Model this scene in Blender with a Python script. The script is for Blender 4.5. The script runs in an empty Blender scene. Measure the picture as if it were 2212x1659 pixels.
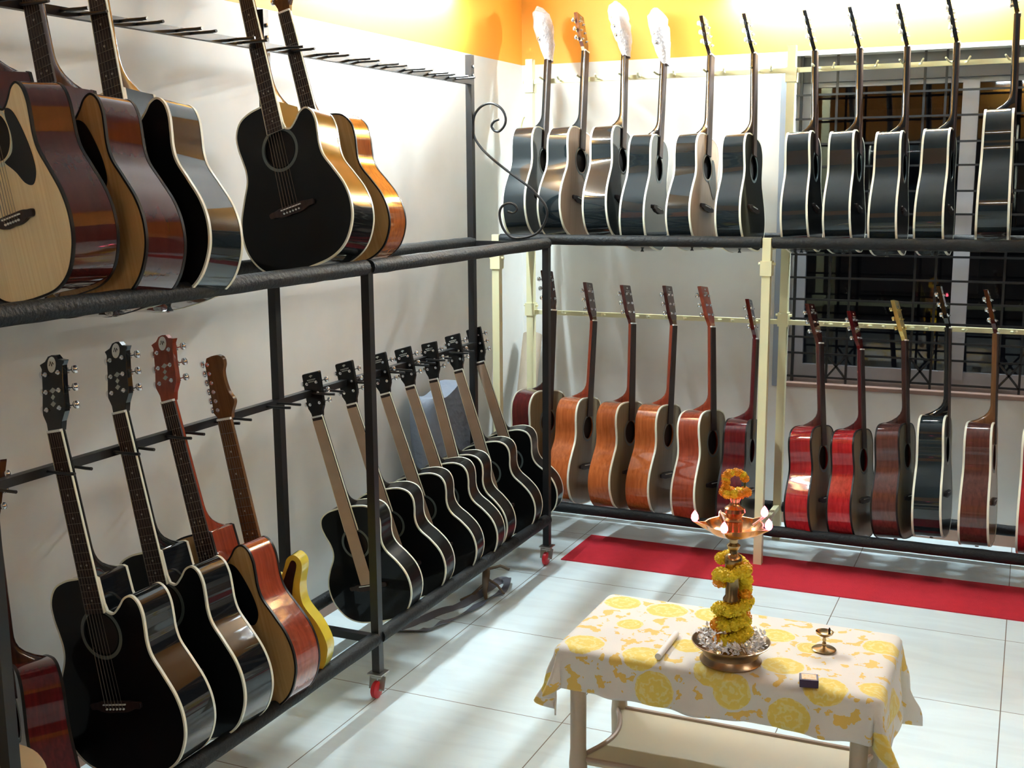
import bpy, bmesh, math, random
from mathutils import Vector, Matrix
random.seed(7)
S = bpy.context.scene
COL = S.collection
PI = math.pi

# ------------------------------------------------------------------ helpers
def link(o, parent=None, mat=None):
    COL.objects.link(o)
    if parent is not None: o.parent = parent
    if mat is not None and o.type == 'MESH':
        if len(o.data.materials) == 0: o.data.materials.append(None)
        for s in o.material_slots:
            s.link = 'OBJECT'; s.material = mat
    return o
def empty(name, loc=(0, 0, 0), rz=0):
    o = bpy.data.objects.new(name, None); o.empty_display_size = .05
    o.location = loc; o.rotation_euler = (0, 0, rz); COL.objects.link(o); return o
def tag(o, label, cat, group=None, kind=None):
    o['label'] = label; o['category'] = cat
    if group: o['group'] = group
    if kind: o['kind'] = kind
    return o
def structure(o):
    o['kind'] = 'structure'; return o

class MB:
    def __init__(s): s.v = []; s.f = []; s.sm = []
    def add(s, v, f, smooth=False):
        b = len(s.v); s.v += [tuple(p) for p in v]
        s.f += [tuple(i + b for i in q) for q in f]; s.sm += [smooth] * len(f); return s
    def box(s, lo, hi):
        x0, y0, z0 = lo; x1, y1, z1 = hi
        v = [(x0,y0,z0),(x1,y0,z0),(x1,y1,z0),(x0,y1,z0),(x0,y0,z1),(x1,y0,z1),(x1,y1,z1),(x0,y1,z1)]
        return s.add(v, [(0,3,2,1),(4,5,6,7),(0,1,5,4),(1,2,6,5),(2,3,7,6),(3,0,4,7)])
    def bar(s, a, b, w, h=None, up=(0, 0, 1)):
        h = h or w; a = Vector(a); b = Vector(b); d = (b - a).normalized(); u = Vector(up)
        if abs(d.dot(u)) > .95: u = Vector((1, 0, 0))
        r = d.cross(u).normalized() * w / 2; t = r.cross(d).normalized() * h / 2
        v = [p + q for p in (a, b) for q in (-r - t, r - t, r + t, -r + t)]
        return s.add(v, [(0,1,2,3),(7,6,5,4),(0,4,5,1),(1,5,6,2),(2,6,7,3),(3,7,4,0)])
    def tube(s, pts, r, n=10, closed=False, cap=True, flat=None):
        pts = [Vector(p) for p in pts]; N = len(pts); rings = []
        up = Vector((0, 0, 1)); prev = None
        for i, p in enumerate(pts):
            if closed: d = pts[(i + 1) % N] - pts[i - 1]
            else: d = pts[min(i + 1, N - 1)] - pts[max(i - 1, 0)]
            d.normalize()
            if prev is None:
                a = d.cross(up)
                if a.length < .1: a = d.cross(Vector((1, 0, 0)))
            else: a = prev - d * prev.dot(d)
            a.normalize(); b = d.cross(a); prev = a
            rr = r[i] if isinstance(r, (list, tuple)) else r
            fl = flat or 1.
            rings.append([p + a * math.cos(2*PI*k/n) * rr + b * math.sin(2*PI*k/n) * rr * fl for k in range(n)])
        v = [q for R in rings for q in R]; f = []
        M = N if closed else N - 1
        for i in range(M):
            for k in range(n):
                j = (i + 1) % N; f.append((i*n+k, i*n+(k+1) % n, j*n+(k+1) % n, j*n+k))
        s.add(v, f, True)
        if cap and not closed:
            s.add(rings[0], [tuple(range(n))[::-1]]); s.add(rings[-1], [tuple(range(n))])
        return s
    def lathe(s, prof, n=32, c=(0, 0, 0), smooth=True, ax='z'):
        v = []; f = []
        for r, z in prof:
            for k in range(n):
                a = 2*PI*k/n; x, y = r*math.cos(a), r*math.sin(a)
                p = (x, y, z) if ax == 'z' else ((z, x, y) if ax == 'x' else (x, z, -y))
                v.append((p[0]+c[0], p[1]+c[1], p[2]+c[2]))
        for i in range(len(prof)-1):
            for k in range(n): f.append((i*n+k, i*n+(k+1) % n, (i+1)*n+(k+1) % n, (i+1)*n+k))
        if prof[0][0] > 1e-5: f.append(tuple(range(n))[::-1])
        if prof[-1][0] > 1e-5: f.append(tuple((len(prof)-1)*n+k for k in range(n)))
        return s.add(v, f, smooth)
    def prism(s, poly, a, b, fn):
        """poly of (p,q); fn(p,q,t) -> xyz at t=a / b"""
        n = len(poly); v = [fn(p, q, a) for p, q in poly] + [fn(p, q, b) for p, q in poly]
        f = [tuple(range(n))[::-1], tuple(range(n, 2*n))] + [(i, (i+1) % n, n+(i+1) % n, n+i) for i in range(n)]
        return s.add(v, f)
    def mesh(s, name, bevel=0):
        me = bpy.data.meshes.new(name); me.from_pydata(s.v, [], s.f)
        me.polygons.foreach_set('use_smooth', s.sm)
        bm = bmesh.new(); bm.from_mesh(me)
        bmesh.ops.remove_doubles(bm, verts=bm.verts, dist=1e-6)
        bmesh.ops.recalc_face_normals(bm, faces=bm.faces)
        if bevel:
            es = [e for e in bm.edges if len(e.link_faces) == 2 and e.calc_face_angle(0) > .6]
            bmesh.ops.bevel(bm, geom=es, offset=bevel, segments=2, affect='EDGES', profile=.5)
        # sharp where steep so smooth tubes keep crisp caps
        for e in bm.edges:
            if len(e.link_faces) == 2 and e.calc_face_angle(0) > .7: e.smooth = False
        bm.to_mesh(me); bm.free(); me.materials.append(None); me.update()
        return me
    def build(s, name, mat, parent=None, bevel=0):
        return link(bpy.data.objects.new(name, s.mesh(name, bevel)), parent, mat)

# ------------------------------------------------------------------ materials
MATS = {}
def nodes(name):
    m = bpy.data.materials.new(name); m.use_nodes = True; nt = m.node_tree
    return m, nt, nt.nodes['Principled BSDF'], nt.nodes, nt.links
def plain(name, col, rough=.5, metal=0., coat=0., spec=.5, bump=0, bscale=60, var=0, vscale=4, transm=0, alpha=1):
    if name in MATS: return MATS[name]
    m, nt, b, N, L = nodes(name)
    b.inputs['Base Color'].default_value = (*col, 1); b.inputs['Roughness'].default_value = rough
    b.inputs['Metallic'].default_value = metal; b.inputs['Coat Weight'].default_value = coat
    b.inputs['Coat Roughness'].default_value = .04; b.inputs['Specular IOR Level'].default_value = spec
    b.inputs['Transmission Weight'].default_value = transm; b.inputs['Alpha'].default_value = alpha
    tc = N.new('ShaderNodeTexCoord')
    if var:
        nz = N.new('ShaderNodeTexNoise'); nz.inputs['Scale'].default_value = vscale; nz.inputs['Detail'].default_value = 5
        L.new(tc.outputs['Object'], nz.inputs['Vector'])
        mx = N.new('ShaderNodeMix'); mx.data_type = 'RGBA'
        mx.inputs['A'].default_value = (*[c*(1-var) for c in col], 1); mx.inputs['B'].default_value = (*[min(1, c*(1+var)) for c in col], 1)
        L.new(nz.outputs['Fac'], mx.inputs['Factor']); L.new(mx.outputs['Result'], b.inputs['Base Color'])
    if bump:
        nz = N.new('ShaderNodeTexNoise'); nz.inputs['Scale'].default_value = bscale; nz.inputs['Detail'].default_value = 4
        L.new(tc.outputs['Object'], nz.inputs['Vector'])
        bp = N.new('ShaderNodeBump'); bp.inputs['Strength'].default_value = bump; bp.inputs['Distance'].default_value = .01
        L.new(nz.outputs['Fac'], bp.inputs['Height']); L.new(bp.outputs['Normal'], b.inputs['Normal'])
    MATS[name] = m; return m
def wood(name, c0, c1, rough=.12, coat=1., gx=90., gl=3., burst=None):
    """grain running along the guitar's long (local z) axis; burst = darker lacquer colour towards the rim"""
    if name in MATS: return MATS[name]
    m, nt, b, N, L = nodes(name)
    tc = N.new('ShaderNodeTexCoord'); mp = N.new('ShaderNodeMapping'); mp.inputs['Scale'].default_value = (gx, gx, gl)
    L.new(tc.outputs['Object'], mp.inputs['Vector'])
    nz = N.new('ShaderNodeTexNoise'); nz.inputs['Scale'].default_value = 1; nz.inputs['Detail'].default_value = 6; nz.inputs['Distortion'].default_value = .4
    L.new(mp.outputs['Vector'], nz.inputs['Vector'])
    cr = N.new('ShaderNodeValToRGB'); cr.color_ramp.elements[0].position = .3; cr.color_ramp.elements[1].position = .7
    cr.color_ramp.elements[0].color = (*c0, 1); cr.color_ramp.elements[1].color = (*c1, 1)
    L.new(nz.outputs['Fac'], cr.inputs['Fac'])
    out = cr.outputs['Color']
    if burst:
        mp2 = N.new('ShaderNodeMapping'); mp2.inputs['Location'].default_value = (0, 0, -.21*3.4); mp2.inputs['Scale'].default_value = (5.6, 0, 3.4)
        L.new(tc.outputs['Object'], mp2.inputs['Vector'])
        ln = N.new('ShaderNodeVectorMath'); ln.operation = 'LENGTH'; L.new(mp2.outputs['Vector'], ln.inputs[0])
        r2 = N.new('ShaderNodeMapRange'); r2.inputs['From Min'].default_value = .45; r2.inputs['From Max'].default_value = 1.0
        L.new(ln.outputs['Value'], r2.inputs['Value'])
        mx = N.new('ShaderNodeMix'); mx.data_type = 'RGBA'; L.new(r2.outputs['Result'], mx.inputs['Factor'])
        L.new(out, mx.inputs['A']); mx.inputs['B'].default_value = (*burst, 1); out = mx.outputs['Result']
    L.new(out, b.inputs['Base Color'])
    b.inputs['Roughness'].default_value = rough; b.inputs['Coat Weight'].default_value = coat; b.inputs['Coat Roughness'].default_value = .03; b.inputs['Specular IOR Level'].default_value = .1 if coat else .4
    MATS[name] = m; return m
def emit(name, col, st):
    if name in MATS: return MATS[name]
    m, nt, b, N, L = nodes(name)
    b.inputs['Base Color'].default_value = (.8, .8, .8, 1); b.inputs['Emission Color'].default_value = (*col, 1); b.inputs['Emission Strength'].default_value = st
    MATS[name] = m; return m

BLK = plain('gloss_black', (.006, .007, .008), .2, coat=1., spec=.06)
BLKG = plain('gloss_black_blue', (.010, .016, .019), .2, coat=1., spec=.06)
BLKS = plain('satin_black', (.005, .005, .005), .3, coat=.3, spec=.08)
CREAM = plain('cream_binding', (.86, .84, .68), .35)
DKBIND = plain('dark_binding', (.012, .009, .008), .4, spec=.2)
MAHOG = wood('mahogany', (.050, .009, .008), (.068, .013, .011), .08, 1., 40, 2)
MAHOGD = wood('dark_mahogany', (.05, .013, .012), (.10, .026, .02), .14)
CHERRY = wood('cherry_red', (.25, .008, .012), (.42, .018, .02), .14)
CHERRYD = wood('dark_cherry', (.06, .005, .007), (.12, .009, .011), .14)
REDBR = wood('red_brown', (.22, .035, .015), (.34, .06, .025), .14)
AMBER = wood('amber', (.26, .06, .012), (.40, .11, .02), .1)
ORANGEW = wood('orange_mahogany', (.36, .085, .022), (.56, .15, .04), .16)
BROWNW = wood('brown_mahogany', (.060, .020, .016), (.105, .034, .026), .18)
ROSEW = wood('rosewood_side', (.045, .02, .014), (.10, .045, .03), .2)
SPRUCE = wood('spruce', (.82, .64, .36), (.92, .76, .47), .25, .5, 140, 1.2)
CEDAR = wood('cedar_top', (.34, .19, .075), (.45, .27, .11), .25, .5, 140, 1.2)
TANTOP = wood('tan_top', (.42, .235, .085), (.53, .32, .13), .25, .5, 140, 1.2)
SHADET = wood('shaded_natural_top', (.17, .13, .07), (.24, .18, .10), .3, .4, 140, 1.2)  # natural tops in shadow, with the shade put into the colour
PINKT = wood('pale_cedar_top', (.42, .29, .20), (.54, .39, .28), .25, .5, 140, 1.2)
BURST = wood('red_burst', (.20, .012, .014), (.30, .02, .02), .2, .8, 60, 3, burst=(.012, .004, .004))
FB = wood('rosewood_board', (.016, .007, .006), (.038, .018, .014), .45, .0, 120, 4)
NECKD = wood('dark_neck', (.03, .012, .01), (.07, .024, .018), .2, .6)
MAPLE = wood('brown_neck', (.11, .05, .02), (.18, .085, .035), .25, .5)
CHROME = plain('chrome', (.75, .77, .8), .16, 1.)
BROWNP = plain('gold_headplate', (.62, .47, .16), .35, .6)
GOLD = plain('pale_gold_metal', (.75, .6, .25), .25, 1.)
WHITEP = plain('white_plastic', (.85, .85, .8), .35)
STEEL = plain('string_steel', (.16, .13, .10), .45, 1.)
FRETM = plain('fret_metal', (.20, .18, .16), .45, 1.)
PEARL = plain('pearl_dots', (.42, .40, .36), .3)
PAPER = plain('brown_paper', (.44, .31, .22), .75, var=.15, vscale=14)
YELP = plain('yellow_lacquer', (.78, .62, .06), .18, coat=1.)
ROSET = plain('rosette_grey', (.10, .12, .11), .35)
ROSETW = plain('rosette_pale', (.60, .62, .48), .35)
HOLE_SHADE = plain('painted_hole_shade', (.012, .008, .006), .8)  # shade inside the guitar body, put into the colour
WRAP = plain('bubble_wrap', (.95, .93, .96), .22, transm=.35, bump=.9, bscale=110, spec=.8)
FOAM = plain('black_foam', (.009, .011, .012), .6, bump=.35, bscale=90, spec=.3)
IRON = plain('black_iron', (.008, .008, .009), .4, var=.3, vscale=12)
CREAMP = plain('cream_enamel', (.80, .76, .47), .35, var=.06)
LOGOW = plain('logo_pearl', (.86, .88, .84), .3)
LOGOG = plain('logo_grey', (.40, .42, .38), .4)

# ------------------------------------------------------------------ guitar shapes
def catmull(pts, n=8):
    P = [Vector(p) for p in pts]; out = []
    for i in range(len(P)-1):
        p0, p1, p2, p3 = P[max(i-1, 0)], P[i], P[i+1], P[min(i+2, len(P)-1)]
        for k in range(n):
            t = k/n; out.append(.5*((2*p1)+(-p0+p2)*t+(2*p0-5*p1+4*p2-p3)*t*t+(-p0+3*p1-3*p2+p3)*t**3))
    out.append(P[-1]); return [(p.x, p.y) for p in out]
def catmull3(pts, n):
    P = [Vector(p) for p in pts]; out = []
    for i in range(len(P)-1):
        p0, p1, p2, p3 = P[max(i-1, 0)], P[i], P[i+1], P[min(i+2, len(P)-1)]
        for k in range(n):
            t = k/n; out.append(.5*((2*p1)+(-p0+p2)*t+(2*p0-5*p1+4*p2-p3)*t*t+(-p0+3*p1-3*p2+p3)*t**3))
    return out+[P[-1]]
HALF = [(0,0),(.09,.006),(.15,.034),(.188,.088),(.199,.145),(.190,.200),(.165,.255),(.142,.300),(.136,.335),(.140,.370),(.146,.410),(.143,.450),(.120,.485),(.080,.501),(.030,.505),(0,.505)]
CUT = [(0,0),(.09,.006),(.15,.034),(.188,.088),(.199,.145),(.190,.200),(.165,.255),(.143,.300),(.138,.335),(.141,.370),(.143,.405),(.136,.435),(.118,.452),(.095,.447),(.075,.428),(.052,.412),(.034,.418)]
PAR = [(0,0),(.08,.006),(.135,.032),(.168,.080),(.180,.130),(.174,.180),(.150,.228),(.122,.268),(.112,.298),(.114,.330),(.126,.370),(.130,.405),(.118,.435),(.085,.455),(.040,.462),(0,.463)]
TELL = [(0,0),(.08,.004),(.13,.03),(.158,.08),(.160,.12),(.145,.17),(.118,.22),(.112,.25),(.118,.29),(.135,.33),(.13,.37),(.105,.388),(.06,.388),(0,.388)]
TELR = [(0,0),(.08,.004),(.13,.03),(.158,.08),(.160,.12),(.145,.17),(.118,.22),(.112,.25),(.118,.29),(.136,.335),(.137,.362),(.120,.380),(.096,.372),(.080,.345),(.060,.318),(.034,.325)]
KIND = {  # left, right, depth low, depth top, body top v, nut v, head end v, hole v, hole r, saddle v, reference v
 'D': dict(l=HALF, r=CUT, d0=.118, d1=.102, top=.505, nut=.868, head=1.05, hv=.362, hr=.052, sv=.185, v0=.16, end=.415),
 'd': dict(l=HALF, r=HALF, d0=.118, d1=.102, top=.505, nut=.868, head=1.05, hv=.362, hr=.052, sv=.185, v0=.16, end=.415),
 'P': dict(l=PAR, r=PAR, d0=.10, d1=.088, top=.463, nut=.82, head=.985, hv=.318, hr=.048, sv=.15, v0=.14, end=.37),
 'E': dict(l=TELL, r=TELR, d0=.045, d1=.045, top=.388, nut=.80, head=.985, hv=None, hr=0, sv=.10, v0=.12, end=.335),
}
def outline(k):
    K = KIND[k]
    R = catmull(K['r'], 7); L = catmull(K['l'], 7)
    if R[-1][0] > .01: R += [(.029, R[-1][1]+.02), (.028, K['top']-.004), (.02, K['top'])]
    L = [(-x, y) for x, y in L][::-1]
    pts = R + L[1:-1]
    out = [pts[0]]
    for p in pts[1:]:
        if math.hypot(p[0]-out[-1][0], p[1]-out[-1][1]) > .0015: out.append(p)
    return out
# local frame: x = treble side, y = out of the face, z = along the neck (from the tail)
MESH = {}
def cached(key, fn):
    if key not in MESH: MESH[key] = fn()
    return MESH[key]
def capmesh(name, pts, y, hole=None, up=1, dome=0.):
    bm = bmesh.new()
    vs = [bm.verts.new((x, yy, z)) for (x, z), yy in zip(pts, y)]
    es = [bm.edges.new((vs[i], vs[(i+1) % len(vs)])) for i in range(len(vs))]
    if hole:
        hv, hr = hole; n = 40
        hs = [bm.verts.new((hr*math.cos(2*PI*i/n), y[0], hv+hr*math.sin(2*PI*i/n))) for i in range(n)]
        es += [bm.edges.new((hs[i], hs[(i+1) % n])) for i in range(n)]
    bmesh.ops.triangle_fill(bm, edges=es, use_beauty=True, use_dissolve=False, normal=(0, up, 0))
    for f in bm.faces:
        f.normal_update()
        if f.normal.y*up < 0: f.normal_flip()
    me = bpy.data.meshes.new(name); bm.to_mesh(me); bm.free(); me.materials.append(None); return me
def backy(K, z): return -K['d0']/2 + (K['d0']-K['d1'])*min(1, max(0, z/K['top']))
def body_mesh(k):
    K = KIND[k]; O = outline(k); n = len(O); m = MB(); f0 = K['d0']/2
    v = [(x, f0, z) for x, z in O]; w = [(x, backy(K, z), z) for x, z in O]
    m.add(v + w, [(i, (i+1) % n, n+(i+1) % n, n+i) for i in range(n)], True)
    # back plate slightly inset ring + arch
    cx, cz = 0, .22
    rings = [w]
    for s_, a in ((.9, .006), (.55, .012), (.2, .014)):
        pass
    me = m.mesh('guitar_body')
    back = capmesh('back', O, [backy(K, z) for x, z in O], None, -1)
    bm = bmesh.new(); bm.from_mesh(me); bm.from_mesh(back)
    if K['hv']:
        nn = 40; hv, hr = K['hv'], K['hr']
        a = [bm.verts.new((hr*math.cos(2*PI*i/nn), f0-.0002, hv+hr*math.sin(2*PI*i/nn))) for i in range(nn)]
        b = [bm.verts.new((hr*math.cos(2*PI*i/nn), f0-.004, hv+hr*math.sin(2*PI*i/nn))) for i in range(nn)]
        for i in range(nn): bm.faces.new((a[i], b[i], b[(i+1) % nn], a[(i+1) % nn]))
    bm.to_mesh(me); bm.free(); bpy.data.meshes.remove(back)
    return me
def binding_mesh(k, front, w=.0048, t=.0065):
    K = KIND[k]; O = outline(k); n = len(O); m = MB(); v = []
    for i, (x, z) in enumerate(O):
        a, b = O[i-1], O[(i+1) % n]; dx, dz = b[0]-a[0], b[1]-a[1]; l = math.hypot(dx, dz) or 1
        nx, nz = dz/l, -dx/l
        y = K['d0']/2 if front else backy(K, z); s_ = 1 if front else -1
        for o, yy in ((.0009, .0009), (.0009, -t), (-w, -t), (-w, .0009)):
            v.append((x+nx*o, y+s_*yy, z+nz*o))
    f = [(i*4+k_, i*4+(k_+1) % 4, ((i+1) % n)*4+(k_+1) % 4, ((i+1) % n)*4+k_) for i in range(n) for k_ in range(4)]
    m.add(v, f, True); return m.mesh('binding')
def ring_mesh(cx, cz, r0, r1, y0, y1, name, n=48):
    m = MB(); m.add([(cx+r*math.cos(2*PI*i/n), y, cz+r*math.sin(2*PI*i/n)) for r, y in ((r1, y0), (r1, y1), (r0, y1), (r0, y0)) for i in range(n)],
          [(a*n+i, a*n+(i+1) % n, ((a+1) % 4)*n+(i+1) % n, ((a+1) % 4)*n+i) for a in range(4) for i in range(n)])
    return m.mesh(name)
def fwid(K, z): return .0275 + (.0215-.0275)*max(0, min(1, (z-K['end'])/(K['nut']-K['end'])))
def neck_mesh(k):
    K = KIND[k]; f = K['d0']/2; zs = []; m = MB(); top = K['top']
    N = 26
    for i in range(N+1):
        z = top-.002 + (K['nut']+.004-top)*i/N
        t = max(0, 1-(z-top)/.085)
        full = (f - backy(K, top) - .004) if k != 'E' else .03
        if k == 'E': t = max(0, 1-(z-top)/.03)
        dep = .021 + (full-.021)*(t**3.2)
        zs.append((z, dep))
    zs = [(top-.002, zs[0][1])] + zs
    n = 14; rings = []
    for z, dep in zs:
        hw = fwid(K, z)*(1-.25*max(0, (dep-.03)/.08)); R = []
        for q in range(n+1):
            a = PI*q/n; e = .75
            c_, s_ = math.cos(a), math.sin(a)
            R.append((hw*math.copysign(abs(c_)**e, c_), f+.001-dep*abs(s_)**.8, z))
        rings.append(R)
    v = [p for R in rings for p in R]; w = n+1
    fcs = [(i*w+q, i*w+q+1, (i+1)*w+q+1, (i+1)*w+q) for i in range(len(rings)-1) for q in range(n)]
    m.add(v, fcs, True); m.add(rings[0], [tuple(range(w))]); m.add(rings[-1], [tuple(range(w))])
    m.add([p for R in rings for p in (R[0], R[-1])], [(2*i, 2*i+1, 2*i+3, 2*i+2) for i in range(len(rings)-1)])
    return m.mesh('neck')
def board_mesh(k, ex=0., y0=.0005, y1=.0065, z0=None, z1=None):
    K = KIND[k]; f = K['d0']/2; m = MB(); z0 = K['end'] if z0 is None else z0; z1 = K['nut'] if z1 is None else z1; a, b = fwid(K, z0)+ex, fwid(K, z1)+ex
    v = [(-a, f+y0, z0), (a, f+y0, z0), (b, f+y0, z1), (-b, f+y0, z1), (-a, f+y1, z0), (a, f+y1, z0), (b, f+y1, z1), (-b, f+y1, z1)]
    m.add(v, [(0,3,2,1),(4,5,6,7),(0,1,5,4),(1,2,6,5),(2,3,7,6),(3,0,4,7)]); return m.mesh('fretboard')
def fret_zs(k):
    K = KIND[k]; sc = K['nut']-K['sv']
    return [K['nut']-sc*(1-2**(-i/12)) for i in range(1, 22) if K['nut']-sc*(1-2**(-i/12)) > K['end']+.003]
def fret_mesh(k, i):
    z = fret_zs(k)[i]; f = KIND[k]['d0']/2+.0065; w = fwid(KIND[k], z); return MB().box((-w, f-.0006, z-.0007), (w, f+.0011, z+.0007)).mesh('fret')
def dot_spots(k):
    K = KIND[k]; sc = K['nut']-K['sv']; fz = lambda i: K['nut'] - sc*(1-2**(-i/12)); out = []
    for i in (3, 5, 7, 9, 12, 15, 17):
        z = (fz(i)+fz(i-1))/2
        if z > K['end']+.01: out += [(x, z) for x in ((-.009, .009) if i == 12 else (0,))]
    return out
def dot_mesh(k, i):
    x, z = dot_spots(k)[i]; return MB().lathe([(0, 0), (.0028, 0), (.0028, .0004), (0, .0004)], 14, (x, KIND[k]['d0']/2+.0064, z), False, 'y').mesh('fret_marker')
TILT = math.tan(math.radians(13))
def hy(k, z):
    K = KIND[k]; t = 0 if k == 'E' else TILT
    return K['d0']/2+.004 - (z-K['nut'])*t - (.006 if k == 'E' else 0)
def head_poly(k, style):
    K = KIND[k]; L = K['head']-K['nut']
    if style == 'crown': p = [(.021,0),(.025,.12),(.036,.24),(.037,.30),(.034,.55),(.034,.84),(.040,.90),(.022,.93),(.012,.99),(0,1.)]
    elif style == 'slab': p = [(.021,0),(.024,.10),(.034,.22),(.0355,.30),(.038,.96),(.035,.985),(0,.985)]
    if style == 'inline':
        R = [(.021,0),(.027,.10),(.040,.22),(.041,.30),(.030,.42),(.026,.60),(.028,.74),(.036,.84),(.036,.94),(.022,1.0),(0,1.0)]
        Lf = [(-.021,0),(-.026,.06),(-.033,.12),(-.030,.30),(-.027,.6),(-.025,.88),(-.016,.98),(0,1.)]
        return [(x, K['nut']+v*L) for x, v in catmull(R, 4)] + [(x, K['nut']+v*L) for x, v in Lf[::-1][1:]]
    R = [(x, K['nut']+v*L) for x, v in p]
    return R + [(-x, z) for x, z in R[::-1][1:] if x > 0.0005] if p[-1][0] == 0 else R
def head_mesh(k, style):
    P = head_poly(k, style); m = MB()
    m.prism(P, 0, -.017, lambda x, z, t: (x, hy(k, z)+t, z)); return m.mesh('headstock', .0008)
def tuner_positions(k, style):
    K = KIND[k]; L = K['head']-K['nut']
    if style == 'inline': return [(-.016, K['nut']+L*(.16+.145*i), -1) for i in range(6)]
    return [(s*.021, K['nut']+L*(.30+.23*i), s) for s in (-1, 1) for i in range(3)]
def tuner_mesh(style, s):
    m = MB(); ew = .022 if style != 'inline' else .019
    m.lathe([(0, .0025), (.0058, .0025), (.0062, .001), (.0062, -.001), (0, -.001)], 14, (0, 0, 0), True, 'y')
    m.lathe([(0, .008), (.0026, .008), (.003, .007), (.0022, .005), (.003, .002), (.003, 0)], 12, (0, 0, 0), True, 'y')
    m.box((min(0, s*.012), -.022, -.007), (max(0, s*.012), -.0155, .007))
    m.tube([(s*.004, -.019, 0), (s*(ew+.004), -.019, 0)], .0019, 8)
    bx = s*(ew+.010)
    for a in range(1):
        m.lathe([(0, -.0100), (.005, -.0092), (.0078, -.005), (.0083, 0), (.0078, .005), (.005, .0092), (0, .0100)], 12, (bx, -.021, 0))
    return m.mesh('tuner')
def bridge_mesh(k):
    K = KIND[k]; f = K['d0']/2; z = K['sv']-.004; m = MB()
    if k == 'E':
        m.box((-.036, f, z-.03), (.036, f+.003, z+.04)); m.box((-.03, f+.003, z-.006), (.03, f+.010, z+.006)); return m.mesh('bridge', .0008)
    P = catmull([(0,-.016),(.025,-.017),(.045,-.014),(.060,-.009),(.078,-.008),(.080,.006),(.060,.009),(.04,.012),(0,.012)], 4)
    P = [(x, y) for x, y in P]; P = P + [(-x, y) for x, y in P[::-1][1:-1]]
    m.prism(P, 0, .008, lambda x, q, t: (x, f+t, z+q)); return m.mesh('bridge', .0012)
def saddle_mesh(k):
    K = KIND[k]; f = K['d0']/2; m = MB(); m.box((-.036, f+.007, K['sv']-.001), (.036, f+.0115, K['sv']+.002)); return m.mesh('saddle')
def pin_mesh(k, i):
    K = KIND[k]; f = K['d0']/2; m = MB(); x = -.027+.0108*i
    m.lathe([(0, .0125), (.0022, .0115), (.003, .009), (.0022, .007), (.0018, .004)], 10, (x, f, K['sv']-.011), True, 'y'); return m.mesh('bridge_pin')
def string_mesh(k, i):
    K = KIND[k]; f = K['d0']/2; m = MB(); x0 = -.027+.0108*i; x1 = -.0175+.007*i
    m.tube([(x0, f+.0098, K['sv']-.011), (x0, f+.0122, K['sv']), (x1, f+.0085, K['nut'])], .0005+.00008*(5-i), 5); return m.mesh('string')
def guard_mesh(k):
    K = KIND[k]; f = K['d0']/2
    P = catmull([(.012,.304),(.048,.318),(.060,.352),(.053,.395),(.062,.410),(.085,.395),(.105,.35),(.118,.30),(.118,.26),(.098,.236),(.07,.246),(.045,.275),(.012,.302)], 5)[:-1]
    if k == 'E': P = catmull([(.03,.33),(.03,.20),(.03,.12),(.07,.10),(.10,.13),(.095,.20),(.085,.25),(.10,.30),(.122,.35),(.11,.365),(.09,.34),(.06,.30),(.035,.33)], 5)[:-1]
    m = MB(); m.prism(P, 0, .0012, lambda x, z, t: (x, f+.0004+t, z)); return m.mesh('pickguard')
def logo_mesh(k, style):
    K = KIND[k]; L = K['head']-K['nut']; m = MB()
    if style == 'crown':
        z = K['nut']+L*.875; n = 20
        pts = [(.0135*math.cos(2*PI*i/n), .019*math.sin(2*PI*i/n)) for i in range(n)]
        m.prism(pts, 0, .0008, lambda x, q, t: (x, hy(k, z+q)+t, z+q))
    else:
        z = K['nut']+L*.90
        m.prism([(-.008, .002), (-.002, .006), (.004, .006), (.009, .002), (.003, 0), (0, -.004), (-.003, 0)], 0, .0006, lambda x, q, t: (x, hy(k, z+q)+t, z+q))
        for r in range(2):
            for i in range(7 - r*2):
                x = -.018 + r*.005 + i*.0055
                m.prism([(x, -.009-r*.007), (x+.0035, -.009-r*.007), (x+.0035, -.013-r*.007), (x, -.013-r*.007)], 0, .0006, lambda x, q, t: (x, hy(k, z+q)+t, z+q))
    return m.mesh('headstock_logo')
def mark_mesh(k):
    K = KIND[k]; L = K['head']-K['nut']; z = K['nut']+L*.875; m = MB()
    P = [(-.007,-.002),(-.003,.008),(.001,-.004),(.004,.006),(.007,0)]
    m.tube([(x, hy(k, z+q)+.001, z+q) for x, q in P], .0011, 6); return m.mesh('logo_script')
def inlay_mesh(k):
    K = KIND[k]; L = K['head']-K['nut']; z = K['nut']+L*.45; m = MB()
    for q, w in ((.016, .011), (.0, .007), (-.016, .009)):
        P = [(0, q+.007), (w, q), (0, q-.007), (-w, q)]
        m.prism(P, 0, .0005, lambda x, p, t: (x, hy(k, z+p)+t, z+p))
    return m.mesh('headstock_inlay')
def nut_mesh(k):
    K = KIND[k]; f = K['d0']/2; m = MB(); m.box((-.022, f-.001, K['nut']-.001), (.022, f+.0085, K['nut']+.005)); return m.mesh('nut')
def endpin_mesh(k):
    m = MB(); m.lathe([(.004, 0), (.005, -.006), (.008, -.010), (.008, -.013), (0, -.014)], 14, (0, 0, .002)); return m.mesh('strap_button')
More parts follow.
